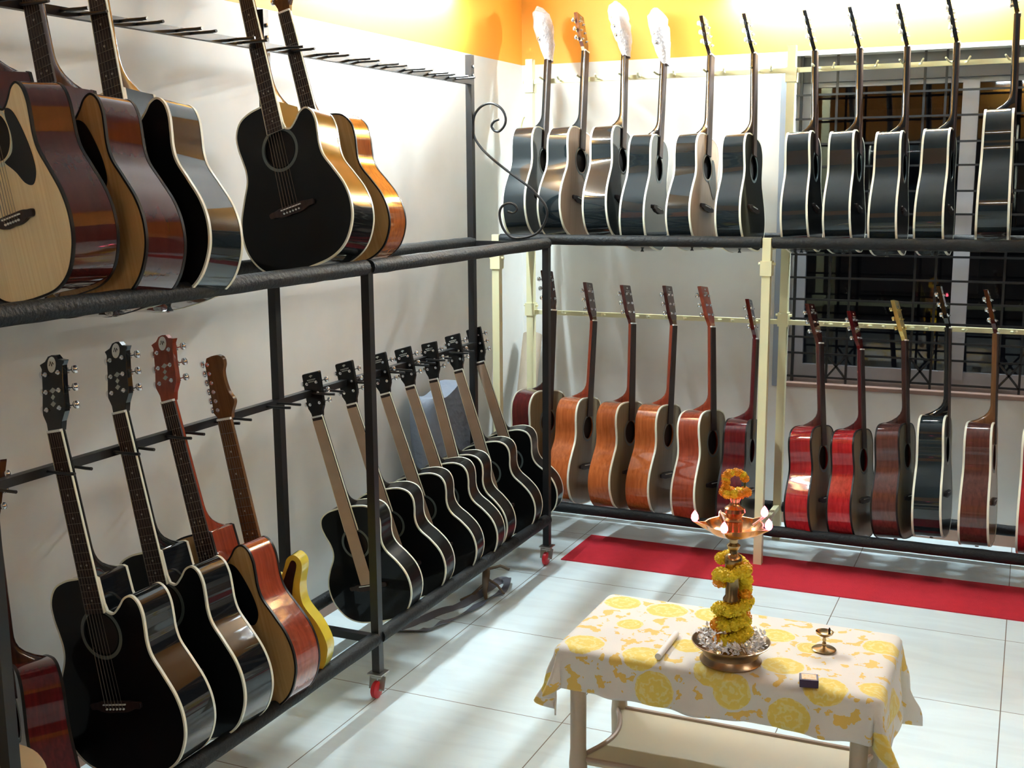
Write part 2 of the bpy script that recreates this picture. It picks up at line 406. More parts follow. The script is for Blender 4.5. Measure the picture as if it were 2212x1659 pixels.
def wrap_mesh(k, seed):
    K = KIND[k]; rnd = random.Random(seed); m = MB(); n = 14; prof = []
    L = K['head']-K['nut']; v = []; f = []
    rows = 12
    for i in range(rows+1):
        t = i/rows; z = K['nut']-.035 + (L+.075)*t
        r = (.026 + .042*math.sin(min(1, t*1.5)*PI/2)) * (1 if t < .85 else (1-(t-.85)*4.2))
        for q in range(n):
            a = 2*PI*q/n; rr = r*(1+rnd.uniform(-.13, .13))
            v.append((rr*math.cos(a), hy(k, z)-.008+rr*.62*math.sin(a), z+rnd.uniform(-.004, .004)))
    for i in range(rows):
        for q in range(n): f.append((i*n+q, i*n+(q+1) % n, (i+1)*n+(q+1) % n, (i+1)*n+q))
    f.append(tuple(rows*n+q for q in range(n)))
    m.add(v, f, True); return m.mesh('bubble_wrap')

GN = 0
def guitar(name, pose, kind, side, top, label, group, bind=CREAM, neck=None, head=None, style='slab', guard=None, board=FB,
           strings=False, fbind=False, paper=False, wrap=False, tuners=CHROME, rosette=ROSET, bridge=None, logo=True, inlay=False, bwide=1., backbind=True, button=True):
    X, Y, Z, psi, th, ph, s = pose
    K = KIND[kind]; n0 = Vector((math.cos(psi), math.sin(psi), 0)); w0 = Vector((-math.sin(psi), math.cos(psi), 0)); z = Vector((0, 0, 1))
    w1 = w0*math.cos(th)+z*math.sin(th); u1 = z*math.cos(th)-w0*math.sin(th)
    u2 = u1*math.cos(ph)-n0*math.sin(ph); n2 = n0*math.cos(ph)+u1*math.sin(ph)
    o = bpy.data.objects.new(name, None); o.empty_display_size = .1; COL.objects.link(o)
    p = Vector((X, Y, Z)) - u2*K['v0']*s
    M = Matrix((w1, n2, u2)).transposed().to_4x4()
    # this frame is mirrored (x treble, y face, z neck); flip x to keep it right handed
    R = Matrix((-w1, n2, u2)).transposed()
    o.matrix_world = Matrix.Translation(p) @ R.to_4x4() @ Matrix.Scale(s, 4)
    tag(o, label, 'guitar', group)
    k = kind; f = K['d0']/2
    neck = neck or side; head = head or neck; bridge = bridge or FB
    def P(nm, key, fn, mat, parent=None, lab=None):
        me = cached((nm,)+tuple(key), lambda: flipx(fn()))
        ob = link(bpy.data.objects.new(nm, me), parent or o, mat)
        if lab: ob['label'] = lab
        return ob
    P('body', (k,), lambda: body_mesh(k), side)
    hole = (K['hv'], K['hr']) if K['hv'] else None
    P('soundboard', (k,), lambda: capmesh('soundboard', outline(k), [f]*len(outline(k)), hole, 1), top)
    if bind:
        P('binding', (k, 1, bwide), lambda: binding_mesh(k, True, .004*bwide, .0065*bwide), bind)
        if backbind: P('binding', (k, 0, bwide), lambda: binding_mesh(k, False, .004*bwide, .0065*bwide), bind)
    if hole: P('soundhole_shade', (k,), lambda: MB().lathe([(0, 0), (K['hr']+.012, 0), (K['hr']+.012, -.002), (0, -.002)], 32, (0, f-.016, K['hv']), False, 'y').mesh('soundhole_shade'), HOLE_SHADE)  # dark disc added below the hole in place of real shade
    if hole: P('rosette', (k,), lambda: ring_mesh(0, K['hv'], K['hr']+.004, K['hr']+.013, f-.0005, f+.0007, 'rosette'), rosette)
    P('neck', (k,), lambda: neck_mesh(k), neck)
    P('headstock', (k, style), lambda: head_mesh(k, style), head)
    fb = P('fretboard', (k,), lambda: board_mesh(k), board)
    if strings:
        for i in range(len(fret_zs(k))): P('fret', (k, i), lambda: fret_mesh(k, i), FRETM, fb)
        for i in range(len(dot_spots(k))): P('fret_marker', (k, i), lambda: dot_mesh(k, i), PEARL, fb)
    if fbind: P('fretboard_binding', (k,), lambda: board_mesh(k, .0022, .0002, .0062), CREAM)
    P('nut', (k,), lambda: nut_mesh(k), WHITEP)
    b = P('bridge', (k,), lambda: bridge_mesh(k), CHROME if k == 'E' else bridge)
    if k != 'E':
        P('saddle', (k,), lambda: saddle_mesh(k), WHITEP, b)
        if strings:
            for i in range(6): P('bridge_pin', (k, i), lambda: pin_mesh(k, i), WHITEP, b)
    if strings:
        for i in range(6): P('string', (k, i), lambda: string_mesh(k, i), STEEL)
    if guard: P('pickguard', (k,), lambda: guard_mesh(k), guard)
    for i, (tx, tz, ts) in enumerate(tuner_positions(k, style)):
        t = P('tuner', (style, ts), lambda: tuner_mesh(style, ts), tuners)
        t.location = (-tx, hy(k, tz), tz)
    if logo and not wrap and style != 'inline':
        lg = P('headstock_logo', (k, style), lambda: logo_mesh(k, style), LOGOW if style == 'crown' else LOGOG)
        if style == 'crown': P('logo_script', (k,), lambda: mark_mesh(k), DKBIND, lg)
    if inlay: P('headstock_inlay', (k,), lambda: inlay_mesh(k), LOGOG)
    if button: P('strap_button', (k,), lambda: endpin_mesh(k), CHROME)
    if paper: P('paper_strip', (k,), lambda: board_mesh(k, -.0015, .0068, .0105, K['sv']+.006, K['nut']-.012), PAPER, None, 'brown paper strip laid over strings and fretboard')
    if k == 'E':
        for z0 in (.17, .27):
            P('pickup', (k, z0), lambda: MB().box((-.04, f, z0-.011), (.04, f+.006, z0+.011)).mesh('pickup', .003), BLK)
    if wrap:
        global GN; GN += 1; sd = GN
        P('bubble_wrap', (k, sd), lambda: wrap_mesh(k, sd), WRAP, None, 'clear bubble wrap around the headstock')
    return o
def flipx(me):
    if me.get('fx'): return me
    me.transform(Matrix.Scale(-1, 4, (1, 0, 0))); me.flip_normals(); me['fx'] = 1; return me

GU = 'guitars on the upper shelf of the black rack'
GL = 'guitars on the lower left shelf of the black rack'
GM = 'small black guitars on the lower shelf of the black rack'
GBU = 'guitars on the upper shelf of the cream rack'
GBL = 'guitars on the lower shelf of the cream rack'
A = 'acoustic_guitar'
# upper shelf, black rack
guitar(A, (.371,-3.475,1.512,-1.777,.218,-.032,.974), 'D', MAHOG, SPRUCE, 'pale natural-top acoustic guitar with black pickguard and glossy red-brown sides, cut by left edge', GU, DKBIND, NECKD, guard=BLKS, strings=True, rosette=ROSETW)
guitar(A, (.397,-3.327,1.474,-1.643,.27,.08,1.03), 'D', MAHOG, TANTOP, 'tan-top cutaway acoustic with black pickguard and glossy red-brown sides, second on the upper black shelf', GU, DKBIND, NECKD, guard=BLKS, strings=True, rosette=ROSETW)
guitar(A, (.404,-3.147,1.47,-1.566,.238,.11,1.05), 'D', BLKG, BLKS, 'glossy black cutaway acoustic with cream binding, third on the upper black shelf', GU, CREAM, BLK, fbind=True, strings=True)
guitar(A, (.378,-2.468,1.501,-1.568,.30,.124,.998), 'D', BLK, BLKS, 'black cutaway acoustic whose whole face, round sound hole and bridge pins show, upper black shelf', GU, CREAM, NECKD, strings=True, fbind=True)
guitar(A, (.361,-2.225,1.486,-1.542,.26,.02,.928), 'd', AMBER, TANTOP, 'amber acoustic without cutaway, last on the upper black shelf behind the black-faced guitar', GU, DKBIND, MAPLE, head=NECKD, strings=True, fbind=True)
# lower shelf left
guitar(A, (.34,-3.55,.22,-2.15,.28,.0,.87), 'd', CHERRYD, BURST, 'dark red sunburst guitar in the bottom left corner behind the printed box', GL, DKBIND, NECKD)
guitar(A, (.389,-3.307,.334,-1.563,.2,.006,.992), 'D', BLK, BLKS, 'large black cutaway acoustic with oval logo headstock, nearest of two on the lower left shelf', GL, CREAM, BLK, style='crown', strings=True, fbind=True, inlay=True)
guitar(A, (.4,-3.086,.326,-1.591,.247,.033,1.01), 'D', BLK, BLKS, 'black cutaway acoustic with oval logo headstock, between its black twin and the brown-headed guitar', GL, CREAM, BLK, style='crown', strings=True, fbind=True, inlay=True)
guitar(A, (.409,-2.889,.317,-1.554,.279,.048,1.02), 'D', REDBR, TANTOP, 'tan-top cutaway acoustic with red-brown sides and reddish headstock with oval logo', GL, DKBIND, REDBR, style='crown', guard=BLK, strings=True, inlay=True)
guitar('electric_guitar', (.405,-2.724,.281,-1.441,.189,-.017,.991), 'E', YELP, YELP, 'yellow electric guitar with black pickguard and brown in-line headstock, lower shelf', GL, None, MAPLE, head=MAPLE, style='inline', guard=BLK, board=MAPLE, strings=True)
# small black guitars
LM = [(.4,-2.173,.277,-1.551,.257,-.064,.878),(.4,-1.942,.279,-1.50,.271,-.075,.884),(.403,-1.708,.276,-1.48,.283,-.072,.886),(.405,-1.525,.273,-1.50,.286,-.07,.886),(.397,-1.392,.278,-1.58,.236,-.053,.868),(.401,-1.135,.276,-1.54,.271,-.065,.879),(.401,-.904,.278,-1.511,.288,-.072,.883)]
ORD = ['nearest of the seven small black guitars with paper-covered necks, beside the rack post',
 'small black guitar with paper-covered neck partly behind the front rack post',
 'third of seven small black guitars with paper-covered necks, headstock just right of the rack post',
 'middle one of the seven small black guitars with paper-covered necks',
 'fifth of seven small black guitars with paper-covered necks, counted from the front post',
 'next to last small black guitar with paper-covered neck on the lower black shelf',
 'farthest small black guitar with paper-covered neck, nearest the room corner']
for p, lb in zip(LM, ORD):
    guitar(A, p, 'P', BLKS, BLKS, lb, GM, CREAM, BLKS, style='slab', paper=True, fbind=True, rosette=ROSET)
# back rack upper
def back(p, side, top, label, group, **kw):
    return guitar(A, p, 'd', side, top, label, group, bwide=1.15, **kw)
back((.245,-.474,1.499,.002,-.242,.048,.985), BLKG, BLKG, 'black guitar with bubble-wrapped headstock, first on the upper cream rack by the corner', GBU, wrap=True, neck=BLK)
back((.427,-.474,1.496,-.08,-.226,.061,.983), BLKG, PINKT, 'black-sided guitar with pale top and plain brown headstock against the orange wall', GBU, neck=BLK, head=BROWNW, guard=BLK)
back((.624,-.473,1.497,-.014,-.217,.056,.978), BLKG, BLKG, 'third guitar on the upper cream rack, black with the tallest bubble-wrapped headstock', GBU, wrap=True, neck=BLK)
back((0.785,-0.47,1.459,0.02,-0.208,0.02,0.9719), BLKG, BLKG, 'black guitar with small bubble-wrapped headstock, fourth on the upper cream rack', GBU, wrap=True, neck=BLK)
back((1.005,-0.468,1.464,-0.1,-0.202,0.057,0.9553), BLKG, PINKT, 'black-sided guitar with pale pinkish top and white tuners, fifth on the upper cream rack', GBU, neck=BLK, tuners=WHITEP, guard=BLK)
back((1.207,-0.468,1.459,-0.06,-0.188,0.067,0.9543), BLKG, BLKS, 'black guitar with white tuners just left of the rack gap beside the window', GBU, neck=BLK, tuners=WHITEP)
back((1.464,-0.468,1.463,-0.008,-0.21,0.068,0.9522), BLKG, BLKS, 'black guitar on the upper cream rack, first one in front of the window', GBU, neck=BLK, tuners=WHITEP)
back((1.635,-0.466,1.463,-0.034,-0.198,0.058,0.9501), BLKG, BLKS, 'black guitar on the upper cream rack, second one in front of the window', GBU, neck=BLK, tuners=WHITEP)
back((1.808,-0.466,1.455,-0.026,-0.184,0.037,0.9543), BLKG, BLKS, 'black guitar on the upper cream rack, third one in front of the window', GBU, neck=BLK, tuners=WHITEP)
back((1.982,-0.467,1.461,-0.044,-0.198,0.024,0.9574), BLKG, BLKS, 'black guitar on the upper cream rack, fourth one, beside the pale mullion', GBU, neck=BLK, tuners=WHITEP)
back((2.199,-.473,1.506,-.001,-.158,.025,1.02), BLKG, BLKS, 'largest black guitar on the upper cream rack, at the right picture edge', GBU, neck=BLK)
# back rack lower
back((.274,-.495,.293,-.223,-.131,.033,1.023), CHERRYD, SHADET, 'dark red guitar with pale binding half hidden behind the black rack corner post', GBL, neck=NECKD)
back((.47,-.49,.288,-.06,-.144,.007,.973), ORANGEW, SHADET, 'orange-brown guitar directly right of the black rack corner post', GBL, neck=REDBR, head=MAHOGD, backbind=False)
back((.686,-.491,.284,-.16,-.117,.05,.969), ORANGEW, SHADET, 'orange-brown guitar, the middle one of three alike on the lower cream rack', GBL, neck=REDBR, head=MAHOGD, backbind=False)
back((.857,-.491,.284,-.123,-.127,.018,.972), ORANGEW, SHADET, 'brightest orange guitar with a white sheen at its waist, lower cream rack', GBL, neck=REDBR, head=MAHOGD, backbind=False)
back((1.073,-.504,.262,-.16,-.127,.085,1.002), REDBR, SHADET, 'red-brown guitar with cream binding behind the brass lamp, left side', GBL, neck=REDBR)
guitar(A, (1.236,-.504,.25,.02,-.172,.02,.96), 'd', CHERRYD, BLKS, 'dark cherry guitar behind the marigold-topped lamp, left of the cream front post', GBL, DKBIND, CHERRYD)
guitar(A, (1.557,-.500,.245,-.2,-.137,.12,.956), 'd', CHERRY, SHADET, 'red guitar with shiny sides directly right of the cream front post', GBL, DKBIND, MAHOGD)
guitar(A, (1.72,-.493,.257,-.18,-.142,.11,.913), 'd', CHERRY, SHADET, 'bright red guitar with red neck below the window, second right of the cream post', GBL, DKBIND, CHERRYD)
guitar(A, (1.891,-.487,.286,-.15,-.147,.103,.937), 'd', BROWNW, SHADET, 'brown guitar with pale gold tuners, lower cream rack below the window', GBL, DKBIND, NECKD, head=BROWNP, tuners=GOLD)
back((2.035,-.486,.317,-.053,-.164,.057,.977), BLKG, BLKS, 'black guitar with wide cream binding on the lower cream rack below the window', GBL, neck=BLK)
back((2.21,-.48,.30,-.06,-.15,.05,.98), BROWNW, TANTOP, 'dull brown guitar with cream binding and light brown neck, near the lower right edge', GBL, neck=MAPLE, head=MAHOG)
back((2.42,-.481,.29,-.06,-.15,.05,.98), CHERRY, SHADET, 'red guitar with cream binding cut off by the right picture edge', GBL, neck=CHERRYD)

# ------------------------------------------------------------------ black rack (left)
XA, XB, Y0, Y1, Y2, ZM, ZL, ZH, ZH2 = .546, .21, -3.83, -2.413, -1.013, 1.355, .196, 2.004, .925
rk = empty('guitar_rack', (XA, Y2, 0)); tag(rk, 'black iron guitar rack with foam rails and red casters along the left wall', 'rack')
def rp(name, mb, mat, parent=rk, bevel=0):
    o = mb.build(name, mat, parent, bevel)
    r = parent
    while r.parent: r = r.parent
    off = Vector(r.location); o.data.transform(Matrix.Translation(-off)); return o
SQ = .027
for y in (Y0, Y1, Y2):
    rp('front_post', MB().bar((XA, y, .085), (XA, y, ZM), SQ), IRON)
    p = rp('rear_post', MB().bar((XB, y, .085), (XB, y, 2.11), SQ), IRON)
    for z in (2.03, 2.065) if y != Y0 else ():
        rp('bolt', MB().lathe([(.006, 0), (.006, .005), (0, .006)], 8, (XB+SQ/2, y, z), False, 'x'), CHROME, p)
    rp('cross_bar', MB().bar((XB, y, ZL-.005), (XA, y, ZL-.005), SQ*.9), IRON)
    rp('cross_bar', MB().bar((XB, y, ZM-.005), (XA, y, ZM-.005), SQ*.9), IRON)
def foam(x0, ya, x1, yb, z, parent, rad=.023):
    n = 26; pts = [(x0+(x1-x0)*i/n, ya+(yb-ya)*i/n, z+random.uniform(-.0007, .0007)) for i in range(n+1)]
    return rp('foam_rail', MB().tube(pts, [rad+random.uniform(-.0006, .0006) for _ in pts], 16), FOAM, parent)
for x in (XA, XB):
    for z in (ZM, ZL):
        foam(x, Y0, x, Y1-.012, z, rk); foam(x, Y1+.012, x, Y2, z, rk)
rp('hook_bar', MB().bar((XB+.004, Y0, ZH), (XB+.004, Y2, ZH), .022), IRON)
rp('hook_bar', MB().bar((XB+.004, Y0, ZH2), (XB+.004, Y2, ZH2), .022), IRON)
def prong(y, z, s):
    pts = [(XB+.01, y, z), (XB+.05, y+s*.004, z+.001), (XB+.08, y+s*.002, z+.001), (XB+.100, y, z+.002)]
    rp('prong', MB().tube(pts, .0042, 8), IRON)
for yg in (-3.475,-3.327,-3.147,-2.95,-2.74,-2.51,-2.27,-2.07,-1.88,-1.69,-1.50,-1.32,-1.15):
    for s in (-1, 1): prong(yg-.05+s*.03, ZH, s)
for yg in (-3.53,-3.30,-3.08,-2.88,-2.67,-2.42,-2.173,-1.942,-1.708,-1.525,-1.392,-1.19):
    for s in (-1, 1): prong(yg-.045+s*.027, ZH2, s)
CASTR = plain('caster_red', (.62, .02, .035), .35); ZINC = plain('zinc', (.45, .43, .40), .35, .9)
for y in (Y0, Y1, Y2):
    for x in (XA, XB):
        c = rp('caster', MB().box((x-.026, y-.026, .078), (x+.026, y+.026, .082)).lathe([(.012, .078), (.014, .072), (.014, .066), (0, .066)], 14, (x, y, 0)), ZINC)
        rp('caster_fork', MB().bar((x-.016, y, .07), (x-.014, y-.012, .028), .003, .026).bar((x+.016, y, .07), (x+.014, y-.012, .028), .003, .026).box((x-.018, y-.014, .064), (x+.018, y+.014, .070)).tube([(x-.018, y-.012, .028), (x+.018, y-.012, .028)], .004, 8), ZINC, c)
        rp('caster_wheel', MB().lathe([(.006, -.010), (.022, -.010), (.0272, -.006), (.0275, 0), (.0272, .006), (.022, .010), (.006, .010)], 28, (x, y-.012, .0278), True, 'x'), CASTR, c)
SC = [(0.339,1.852),(0.318,1.844),(0.306,1.827),(0.318,1.808),(0.341,1.805),(0.365,1.83),(0.368,1.863),(0.347,1.897),(0.305,1.916),(0.262,1.906),(0.232,1.876),(0.2235,1.838),(0.2235,1.808),(0.231,1.778),(0.259,1.739),(0.307,1.696),(0.378,1.644),(0.467,1.584),(0.504,1.55),(0.541,1.508),(0.548,1.462),(0.517,1.406),(0.475,1.383),(0.423,1.374),(0.385,1.381),(0.352,1.417),(0.338,1.469),(0.348,1.501),(0.377,1.516),(0.405,1.51),(0.417,1.491),(0.4,1.476),(0.376,1.482)]
rp('scroll_ornament', MB().tube([(x, Y2, z) for x, z in catmull(SC, 4)], .0052, 10), IRON)

# ------------------------------------------------------------------ cream rack (back)
YF, YR = -.669, -.282; XL, XM, XR = .165, 1.369, 2.573
ck = empty('guitar_rack', (XM, YF, 0)); tag(ck, 'cream metal guitar rack with black foam rails along the back wall and window', 'rack')
SQ2 = .034
for x in (XL, XM, XR):
    rp('front_post', MB().bar((x, YF, 0), (x, YF, 1.372), SQ2), CREAMP, ck)
    rp('rear_post', MB().bar((x, YR, 0), (x, YR, 2.16), SQ2), CREAMP, ck)
    for z in (1.333, .152): rp('cross_bar', MB().bar((x, YF, z), (x, YR, z), .022), CREAMP, ck)
    for (y, z) in ((YF, 1.25), (YR, 2.04), (YR, 1.0)):
        rp('collar', MB().bar((x, y, z-.03), (x, y, z+.03), SQ2+.012).tube([(x-.035, y, z+.018), (x+.035, y, z+.018)], .006, 8), CREAMP, ck)
for z in (1.353, .152):
    for y in (YF, YR):
        foam(XL+.02, y, XM-.022, y, z, ck); foam(XM+.022, y, XR-.02, y, z, ck)
for z in (2.058, .988):
    rp('hook_bar', MB().bar((XL, YR-.004, z), (XR, YR-.004, z), .020), CREAMP, ck)
def cprong(x, z, s):
    pts = [(x-s*.012, YR-.01, z), (x, YR-.03, z+.002), (x+s*.004, YR-.07, z+.004), (x+s*.012, YR-.10, z+.014)]
    rp('prong', MB().tube(pts, .004, 8), CREAMP, ck)
for xg in (.245,.427,.624,.785,1.005,1.207,1.464,1.635,1.808,1.982,2.199):
    for s in (-1, 1): cprong(xg+.05+s*.033, 2.058, s)
for xg in (.274,.47,.686,.857,1.073,1.236,1.557,1.72,1.891,2.035,2.22,2.42):
    for s in (-1, 1): cprong(xg+.045+s*.033, .988, s)
# loop of cream cord behind the first wrapped guitar
tag(MB().tube(catmull3([(.105,-.25,1.78),(.105,-.26,1.854),(.128,-.265,1.906),(.160,-.26,1.865),(.168,-.255,1.80),(.15,-.25,1.72)], 6), .007, 8).build('cord_loop', CREAMP), 'cream cord loop on the rear post behind the corner guitar', 'cord')

# ------------------------------------------------------------------ room
H, RX, RY = 3.35, 4.6, -7.2
ZP = 2.165
def wallpaint(name, zp, ca=(.64, .625, .58), cb=(.74, .73, .69)):
    m, nt, b, N, L = nodes(name)
    g = N.new('ShaderNodeNewGeometry'); sp = N.new('ShaderNodeSeparateXYZ'); L.new(g.outputs['Position'], sp.inputs[0])
    gt = N.new('ShaderNodeMath'); gt.operation = 'GREATER_THAN'; gt.inputs[1].default_value = zp; L.new(sp.outputs['Z'], gt.inputs[0])
    nz = N.new('ShaderNodeTexNoise'); nz.inputs['Scale'].default_value = 2.2; nz.inputs['Detail'].default_value = 6; L.new(g.outputs['Position'], nz.inputs['Vector'])
    cr = N.new('ShaderNodeValToRGB'); cr.color_ramp.elements[0].position = .32; cr.color_ramp.elements[1].position = .6
    cr.color_ramp.elements[0].color = (*ca, 1); cr.color_ramp.elements[1].color = (*cb, 1); L.new(nz.outputs['Fac'], cr.inputs['Fac'])
    mx = N.new('ShaderNodeMix'); mx.data_type = 'RGBA'; L.new(gt.outputs[0], mx.inputs['Factor'])
    L.new(cr.outputs['Color'], mx.inputs['A']); mx.inputs['B'].default_value = (.94, .41, .045, 1)
    L.new(mx.outputs['Result'], b.inputs['Base Color']); b.inputs['Roughness'].default_value = .55
    return m
WP = wallpaint('two_tone_wall_paint', ZP)
CEILD = plain('darkened_ceiling', (.27, .28, .29), .8)  # greyed so the glossy sides mirror a dimmer ceiling
def tile():
    m, nt, b, N, L = nodes('floor_tiles')
    g = N.new('ShaderNodeNewGeometry'); mp = N.new('ShaderNodeMapping'); mp.inputs['Location'].default_value = (-1.745+6, 1.757+12, 0)
    L.new(g.outputs['Position'], mp.inputs['Vector']); sp = N.new('ShaderNodeSeparateXYZ'); L.new(mp.outputs['Vector'], sp.inputs[0])
    js = []
    for ax in 'XY':
        md = N.new('ShaderNodeMath'); md.operation = 'MODULO'; md.inputs[1].default_value = .6; L.new(sp.outputs[ax], md.inputs[0])
        lt = N.new('ShaderNodeMath'); lt.operation = 'LESS_THAN'; lt.inputs[1].default_value = .0032; L.new(md.outputs[0], lt.inputs[0]); js.append(lt)
    mxn = N.new('ShaderNodeMath'); mxn.operation = 'MAXIMUM'; L.new(js[0].outputs[0], mxn.inputs[0]); L.new(js[1].outputs[0], mxn.inputs[1])
    mp2 = N.new('ShaderNodeMapping'); mp2.inputs['Rotation'].default_value = (0, 0, .5); mp2.inputs['Scale'].default_value = (2, 9, 1)
    L.new(g.outputs['Position'], mp2.inputs['Vector'])
    nz = N.new('ShaderNodeTexNoise'); nz.inputs['Scale'].default_value = 1.3; nz.inputs['Detail'].default_value = 8; nz.inputs['Distortion'].default_value = 1.2; L.new(mp2.outputs['Vector'], nz.inputs['Vector'])
    cr = N.new('ShaderNodeValToRGB'); e = cr.color_ramp.elements; e[0].position = .40; e[0].color = (.76, .88, .91, 1); e[1].position = .56; e[1].color = (.80, .93, .96, 1)
    L.new(nz.outputs['Fac'], cr.inputs['Fac'])
    mx = N.new('ShaderNodeMix'); mx.data_type = 'RGBA'; L.new(mxn.outputs[0], mx.inputs['Factor']); L.new(cr.outputs['Color'], mx.inputs['A']); mx.inputs['B'].default_value = (.22, .20, .18, 1)
    L.new(mx.outputs['Result'], b.inputs['Base Color']); b.inputs['Roughness'].default_value = .22; b.inputs['Specular IOR Level'].default_value = .4
    return m
structure(MB().box((-.2, RY-.2, -.1), (RX+.2, .25, 0)).build('floor', tile()))
structure(MB().box((-.2, RY-.2, H), (RX+.2, .25, H+.1)).build('ceiling', CEILD))
structure(MB().box((-.2, RY-.2, 0), (0, .25, H)).build('wall_left', WP))
WP2 = wallpaint('darkened_and_orange_wall', 2.0, (.030, .022, .018), (.055, .040, .032))  # unseen walls, lower part darkened so glossy guitar sides reflect less
structure(MB().box((RX, RY-.2, 0), (RX+.2, .25, H)).build('wall_right', WP2))
structure(MB().box((0, RY-.2, 0), (RX, RY, H)).build('wall_front', WP2))
WX0, WX1, WZ0, WZ1, WD = 1.333, 4.42, .655, 2.145, .23  # right end stretched out of view so glossy sides reflect dark glass
structure(MB().box((0, 0, 0), (WX0, WD, H)).box((WX1, 0, 0), (RX, WD, H)).box((WX0, 0, 0), (WX1, WD, WZ0)).box((WX0, 0, WZ1), (WX1, WD, H)).build('wall_back', WP))
SILLM = plain('sill_stone', (.30, .19, .15), .3, var=.2, vscale=20)
structure(MB().box((WX0, -.012, WZ0), (WX1, WD-.06, WZ0+.02)).build('trim_1', SILLM, bevel=.003))
SKIRT = plain('skirting_tile', (.42, .24, .17), .3, var=.15, vscale=15)
structure(MB().box((0, RY, 0), (.012, -.012, .07)).build('baseboard_left', SKIRT))
structure(MB().box((0, -.012, 0), (RX, 0, .07)).build('baseboard_back', SKIRT))
# window
ALU = plain('window_aluminium', (.48, .48, .52), .45, .1); BAND = plain('window_head_grey', (.13, .13, .135), .6)
def glassmat():
    m, nt, b, N, L = nodes('window_glass')
    b.inputs['Base Color'].default_value = (.8, .85, .85, 1); b.inputs['Roughness'].default_value = .02; b.inputs['Transmission Weight'].default_value = 1; b.inputs['IOR'].default_value = 1.5
    return m
wn = empty('window_1', ((WX0+WX1)/2, .17, WZ0)); wn['kind'] = 'structure'
fr = MB(); yA, yB = .155, .195
fr.box((WX0, yA, WZ0+.02), (WX0+.045, yB, WZ1-.11)).box((WX1-.045, yA, WZ0+.02), (WX1, yB, WZ1-.11)).box((WX0+.045, yA, WZ0+.02), (WX1-.045, yB, WZ0+.085)).box((WX0+.045, yA, WZ1-.13), (WX1-.045, yB, WZ1-.11))
rp('window_frame', fr, ALU, wn)
for x in (2.06, 2.80, 3.60): rp('window_mullion', MB().box((x-.034, yA-.008, WZ0+.05), (x+.034, yB, WZ1-.12)), ALU, wn)
rp('window_head', MB().box((WX0, .10, WZ1-.11), (WX1, .20, WZ1)), BAND, wn)
for a_, b_ in ((WX0+.045, 2.026), (2.094, 2.766), (2.834, 3.566), (3.634, WX1-.045)): rp('window_pane', MB().box((a_, .172, WZ0+.085), (b_, .178, WZ1-.13)), glassmat(), wn)
# grille
gr = empty('window_grille', (WX0, .03, WZ0)); tag(gr, 'black iron security grille with crossed bars in front of the dark window', 'grille')
gz = [.70, .81, .885, .97, 1.06, 1.16, 1.265, 1.355, 1.45, 1.55, 1.66, 1.76, 1.87, 1.975]
for z in gz: rp('grille_bar', MB().bar((WX0, .03, z), (WX1, .03, z), .009), IRON, gr)
for i in range(8):
    xa = 1.511 + i*.366; xb = xa+.088
    for z0, z1 in ((.70, .81),):
        rp('grille_cross', MB().bar((xa, .03, z0), (xb, .03, z1), .009).bar((xb, .03, z0), (xa, .03, z1), .009), IRON, gr)
    for x in (xa, xb): rp('grille_upright', MB().bar((x, .034, WZ0+.02), (x, .034, WZ1), .010), IRON, gr)
rp('grille_upright', MB().bar((WX0+.022, .034, WZ0+.02), (WX0+.022, .034, WZ1), .012), IRON, gr)
tag(MB().box((1.272, -.016, .655), (1.300, 0, 2.13)).build('wall_conduit', plain('conduit_grey', (.28, .32, .38), .45), bevel=.003), 'blue-grey flat conduit running down the wall beside the window', 'conduit')
# dark night ground outside
OUT = plain('night_ground', (.05, .05, .05), .9)
structure(MB().box((-3, .3, -.12), (9, 14, -.02)).build('ground', OUT))
OB = empty('building', (3, 9, 0)); tag(OB, 'dark building wall with shutters seen dimly through the window at night', 'building')
rp('building_wall', MB().box((-3, 9, 0), (9, 9.3, 5)), plain('night_wall', (.03, .03, .028), .9, var=.4, vscale=1.5), OB)
for x in (.5, 2.4, 4.4): rp('shutter', MB().box((x, 8.93, .3), (x+1.3, 9, 2.4)), plain('shutter', (.06, .045, .04), .7), OB)

# lamps (fluorescent battens, the place's own lights plus an added fill behind the viewer)
def batten(name, a, b, nrm, label, st):
    a, b, nrm = Vector(a), Vector(b), Vector(nrm); mid = (a+b)/2
    e = empty(name, mid); tag(e, label, 'lamp', 'fluorescent wall lamps')
    rp('batten', MB().bar(a, b, .045, .03, nrm), plain('batten_white', (.8, .8, .8), .4), e)
    d = (b-a).normalized()
    for q in (a+d*.01, b-d*.01): rp('lamp_holder', MB().bar(q, q+nrm*.05, .02, .02, d), WHITEP, e)
    rp('tube', MB().tube([a+d*.02+nrm*.045, b-d*.02+nrm*.045], .014, 14), emit('tube_%g' % st, (.77, .925, 1.), st), e)
batten('fluorescent_lamp', (.02, -1.95, 2.45), (.02, -.75, 2.45), (1, 0, 0), 'fluorescent tube lamp high on the left wall near the corner', 122)
batten('fluorescent_lamp', (1.05, -.02, 2.46), (2.25, -.02, 2.46), (0, -1, 0), 'fluorescent tube lamp on the orange wall above the window', 138)
batten('fluorescent_lamp', (RX-.02, -3.6, 2.56), (RX-.02, -2.4, 2.56), (-1, 0, 0), 'fluorescent tube lamp on the right wall, outside the picture', 22)
batten('fluorescent_lamp', (1.9, RY+.02, 2.56), (3.1, RY+.02, 2.56), (0, 1, 0), 'added unseen fill tube lamp on the wall behind the viewer', 26)  # unseen fill added to brighten the surfaces facing the camera

